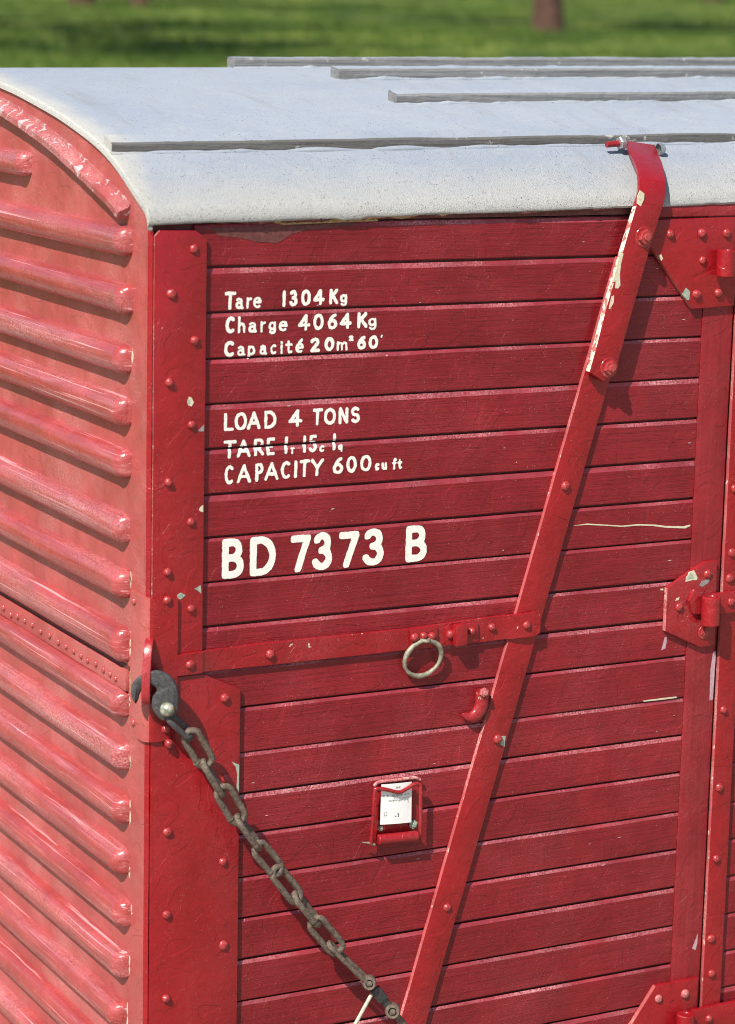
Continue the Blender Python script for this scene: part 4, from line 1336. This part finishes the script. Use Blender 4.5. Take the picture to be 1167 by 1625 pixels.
# ------------------------------------------------------------------ paper ticket in the clip
pq = L_['paper']
v, f = [], []
nu, nv = 10, 12
def ppos(u, t, off=0.):
    ax, az = pq[0][0] + (pq[1][0] - pq[0][0]) * u, pq[0][1] + (pq[1][1] - pq[0][1]) * u
    bx, bz = pq[3][0] + (pq[2][0] - pq[3][0]) * u, pq[3][1] + (pq[2][1] - pq[3][1]) * u
    h = .0185 + .003 * math.sin(u * 2.6 + .3) + .001 * t * t + off
    return (ax + (bx - ax) * t, -h, az + (bz - az) * t)
for i in range(nu + 1):
    for j in range(nv + 1):
        v.append(ppos(i / nu, j / nv))
for i in range(nu):
    for j in range(nv):
        a = i * (nv + 1) + j
        f.append([a, a + 1, a + nv + 2, a + nv + 1])
n0 = len(v)
v += [(x, y + .0006, z) for x, y, z in v]
f += [[q + n0 for q in ff[::-1]] for ff in f]
ticket = add('paper_ticket', v, f, M['paper'], recalc=False)
tag(ticket, 'small white printed paper ticket held in the red wire label clip', 'ticket')
def marks(name, rects, mat):
    for u0, t0, u1, t1 in rects:
        v = [ppos(u0, t0, .0005), ppos(u1, t0, .0005), ppos(u1, t1, .0005), ppos(u0, t1, .0005)]
        add(name, v, [[0, 1, 2, 3]], mat, ticket, recalc=False)
rm = random.Random(4)
rects = [(.46, .08, .54, .12), (.56, .07, .60, .12)]
u = .06
while u < .90:
    w = rm.uniform(.012, .03)
    if rm.random() < .8:
        rects.append((u, .27, u + w, .27 + rm.uniform(.03, .07)))
    u += w + .018
u = .24
while u < .85:
    w = rm.uniform(.015, .04)
    rects.append((u, .40, u + w, .40 + rm.uniform(.02, .05)))
    u += w + .02
rects += [(.40, .365, .88, .372), (.40, .365, .408, .46), (.872, .35, .884, .50), (.10, .70, .115, .84), (.10, .70, .20, .708), (.10, .77, .20, .777), (.19, .70, .20, .84)]
marks('print', rects, M['ink'])
marks('number_print', [(.44, .80, .50, .815), (.53, .74, .565, .755), (.56, .745, .58, .80), (.53, .775, .565, .785), (.545, .80, .575, .83)], M['inkdark'])

# ------------------------------------------------------------------ tie-down chain with hook and tensioner
CH_ = bpy.data.objects.new('tie_down_chain', None)
link(CH_, None, (.60, -.08, GROUND_Z))
tag(CH_, 'rusty steel chain with dark hook running down across the boards from the corner staple', 'chain')
# plane of the hook: across the staple, facing outwards
HX = Vector((.885, -.465, 0))
HN = Vector((-.455, -.87, .19)).normalized()
HO = Vector((-.0205, -.038, 1.118))           # passes through the staple
def hpos(px, py, d=0.):
    # sketch units: 1/690 m from the staple's opening
    return HO + HX * ((px - 233) / 690) + Vector((0, 0, -(py - 1076) / 690)) + HN * d
HOOK_OUT = [(213.8, 1125), (209.5, 1119), (206.7, 1110), (206.5, 1100), (209, 1090), (215.7, 1082), (226, 1075), (240, 1069), (254, 1069), (267, 1075.5), (278, 1088), (282.5, 1106), (283, 1125), (280, 1138.5), (270, 1148.5), (260.7, 1152.5),
            (250.4, 1147), (241.5, 1134), (238, 1120), (241, 1111), (247, 1103), (246, 1097), (240, 1093.5), (232, 1095), (224, 1101), (219.5, 1109), (217.6, 1118)]
HOOK_OUT = [(246 + (a_ - 246) * .94, 1108 + (b_ - 1108) * .94) for a_, b_ in HOOK_OUT]
po = [tuple(p) for p in smooth_path(HOOK_OUT + [HOOK_OUT[0]], 3)][:-1]
nh = len(po)
v, f = [], []
for dpt, shr in ((-.0125, .80), (-.0095, .95), (-.004, 1.), (.004, 1.), (.0095, .95), (.0125, .80)):
    for i, (a_, b_) in enumerate(po):
        pa, pb = po[(i - 1) % nh], po[(i + 1) % nh]
        t_ = Vector((pb[0] - pa[0], pb[1] - pa[1])).normalized()
        nx_, ny_ = t_.y, -t_.x                       # outwards
        k_ = (1 - shr) * 14
        v.append(hpos(a_ - nx_ * k_, b_ - ny_ * k_, dpt))
for l in range(5):
    for i in range(nh):
        f.append([l * nh + i, l * nh + (i + 1) % nh, (l + 1) * nh + (i + 1) % nh, (l + 1) * nh + i])
f.append(list(range(nh))[::-1])
f.append([5 * nh + i for i in range(nh)])
hook = add('hook', v, f, M['hook'], CH_, smooth=.8)
pn = hpos(264, 1131, .014)
vv, ff = lathe([(.0150, -.004), (.0165, .004), (.0150, .011), (.0108, .016), (.005, .0185), (.001, .019)], 18)
pm = mesh_of('pin_head', vv, ff, M['brass'], smooth=1.2)
ph = inst('pin_head', pm, pn, CH_)
ph.rotation_mode = 'QUATERNION'
ph.rotation_quaternion = Vector((0, -1, 0)).rotation_difference(HN)

def link_path(a, b, width, r_, side, n=10):
    """stadium between the two bar centres a and b (outer ends), bar radius r_"""
    a, b = Vector(a), Vector(b)
    d = (b - a).normalized()
    s = (side - d * side.dot(d)).normalized()
    wr = width / 2 - r_
    a2, b2 = a + d * (r_ + wr), b - d * (r_ + wr)
    pts = []
    for k in range(n + 1):
        an = -math.pi / 2 + math.pi * k / n
        pts.append(b2 + d * wr * math.cos(an) + s * wr * math.sin(an))
    for k in range(n + 1):
        an = math.pi / 2 + math.pi * k / n
        pts.append(a2 + d * wr * math.cos(an) + s * wr * math.sin(an))
    out = []
    m_ = len(pts)
    for i in range(m_):
        p, q = pts[i], pts[(i + 1) % m_]
        k = max(1, int((q - p).length / .012))
        for j in range(k):
            out.append(p.lerp(q, j / k))
    return out
NIN = Vector((-.40, -.89, .20)).normalized()
def w3(x, z, h):
    return Vector((x, -h, z))
seq = [((.0130, 1.0300), (.0790, .9660)), ((.0640, .9890), (.1195, .8929)), ((.0993, .9142), (.1560, .8226)), ((.1430, .8510), (.2022, .7518)), ((.1830, .7765), (.2480, .6880)),
       ((.2312, .7049), (.3000, .6200)), ((.2765, .6420), (.3500, .5480)), ((.3290, .5740), (.4004, .4847)), ((.3772, .5065), (.4570, .4080))]
for i, (a, b) in enumerate(seq):
    h = .062 + .011 * i / 8
    A, B = w3(*a, h), w3(*b, h)
    d = (B - A).normalized()
    flat_side = d.cross(NIN).normalized()            # in the plane facing outwards
    edge_side = NIN
    an = {0: 68, 1: 8, 2: 84, 3: 12, 4: 80, 5: 30, 6: 38, 7: 76, 8: 6}[i]
    s = flat_side * math.cos(R(an)) + edge_side * math.sin(R(an))
    r_ = .0068 if i == 0 else .0077
    nm = 'shackle' if i == 0 else 'link'
    tube(nm, link_path(A, B, .0505 if i else .046, r_, s), r_, M['hook'] if i == 0 else M['chain'], CH_, closed=True, seg=11, bump=.14)
    if i:
        lp = link_path(A, B, .0505, r_, s)
        q = len(lp) // (4 if i % 2 else 2) + 3
        p0, p1 = lp[q % len(lp)], lp[(q + 1) % len(lp)]
        tube('weld', [p0, p0.lerp(p1, .25), p0.lerp(p1, .5)], [r_ * 1.02, r_ * 1.16, r_ * 1.02], M['chain'], CH_, seg=11, bump=.3)
# long tension link, eyes, block, rod and release handle
A, B = w3(.4227, .4384, .073), w3(.5260, .3290, .080)
d = (B - A).normalized()
tube('tension_link', link_path(A - d * .004, B + d * .012, .036, .0062, NIN * .97 + d.cross(NIN) * .25), .0062, M['chain'], CH_, closed=True, seg=11, bump=.12)
def eye(name, c, R0, t):
    vv, ff = lathe([(R0, -t), (R0 * 1.02, 0), (R0, t * .8), (R0 * .86, t), (R0 * .58, t), (R0 * .54, t * .55), (R0 * .50, t * .55), (R0 * .42, t * .55), (R0 * .38, t * .95), (R0 * .1, t)], 22)
    me = mesh_of(name, vv, ff, M['chain'], smooth=.7)
    o = inst(name, me, c, CH_)
    o.rotation_mode = 'QUATERNION'
    o.rotation_quaternion = Vector((0, -1, 0)).rotation_difference(HN)
    return o
c1, c2 = w3(.5255, .3300, .086), w3(.5895, .2495, .086)
eye('pivot_eye', c1, .0165, .016)
eye('pivot_eye', c2, .0180, .016)
dd = (c2 - c1).normalized()
nn = dd.cross(HN).normalized()
def obox(name, c, ax, ay, az, sx, sy, sz, mat, bevel=.002):
    v = []
    for a in (-1, 1):
        for b in (-1, 1):
            for g_ in (-1, 1):
                v.append(c + ax * sx * a + ay * sy * b + az * sz * g_)
    f = [[0, 1, 3, 2], [4, 6, 7, 5], [0, 4, 5, 1], [2, 3, 7, 6], [0, 2, 6, 4], [1, 5, 7, 3]]
    return add(name, v, f, mat, CH_, bevel=bevel, smooth=.5)
obox('lever_block', c1.lerp(c2, .42) + HN * -.003, dd, nn, HN, .020, .0125, .012, M['black'])
obox('lever_bar', c1.lerp(c2, .72) + HN * -.006, dd, nn, HN, .020, .0095, .009, M['hook'])
rb0 = c1.lerp(c2, .40) - nn * 0
e0, e1 = w3(.5325, .3000, .086), w3(.4650, .1990, .092)
tube('release_handle', [e0, e0.lerp(e1, .5), e1], .0046, M['rod'], CH_, seg=9)
tube('screw_rod', [c2 + dd * .010, c2 + dd * .12, c2 + dd * .30 + Vector((0, 0, -.05)), w3(.86, -.19, .10)], [.0085, .0085, .008, .008], M['chain'], CH_, seg=10, bump=.1)
tube('anchor_ring', [w3(.86 + .022 * math.cos(a), -.205 + .022 * math.sin(a), .10) for a in np.linspace(0, 2 * math.pi, 20, endpoint=False)], .006, M['chain'], CH_, closed=True, seg=9)
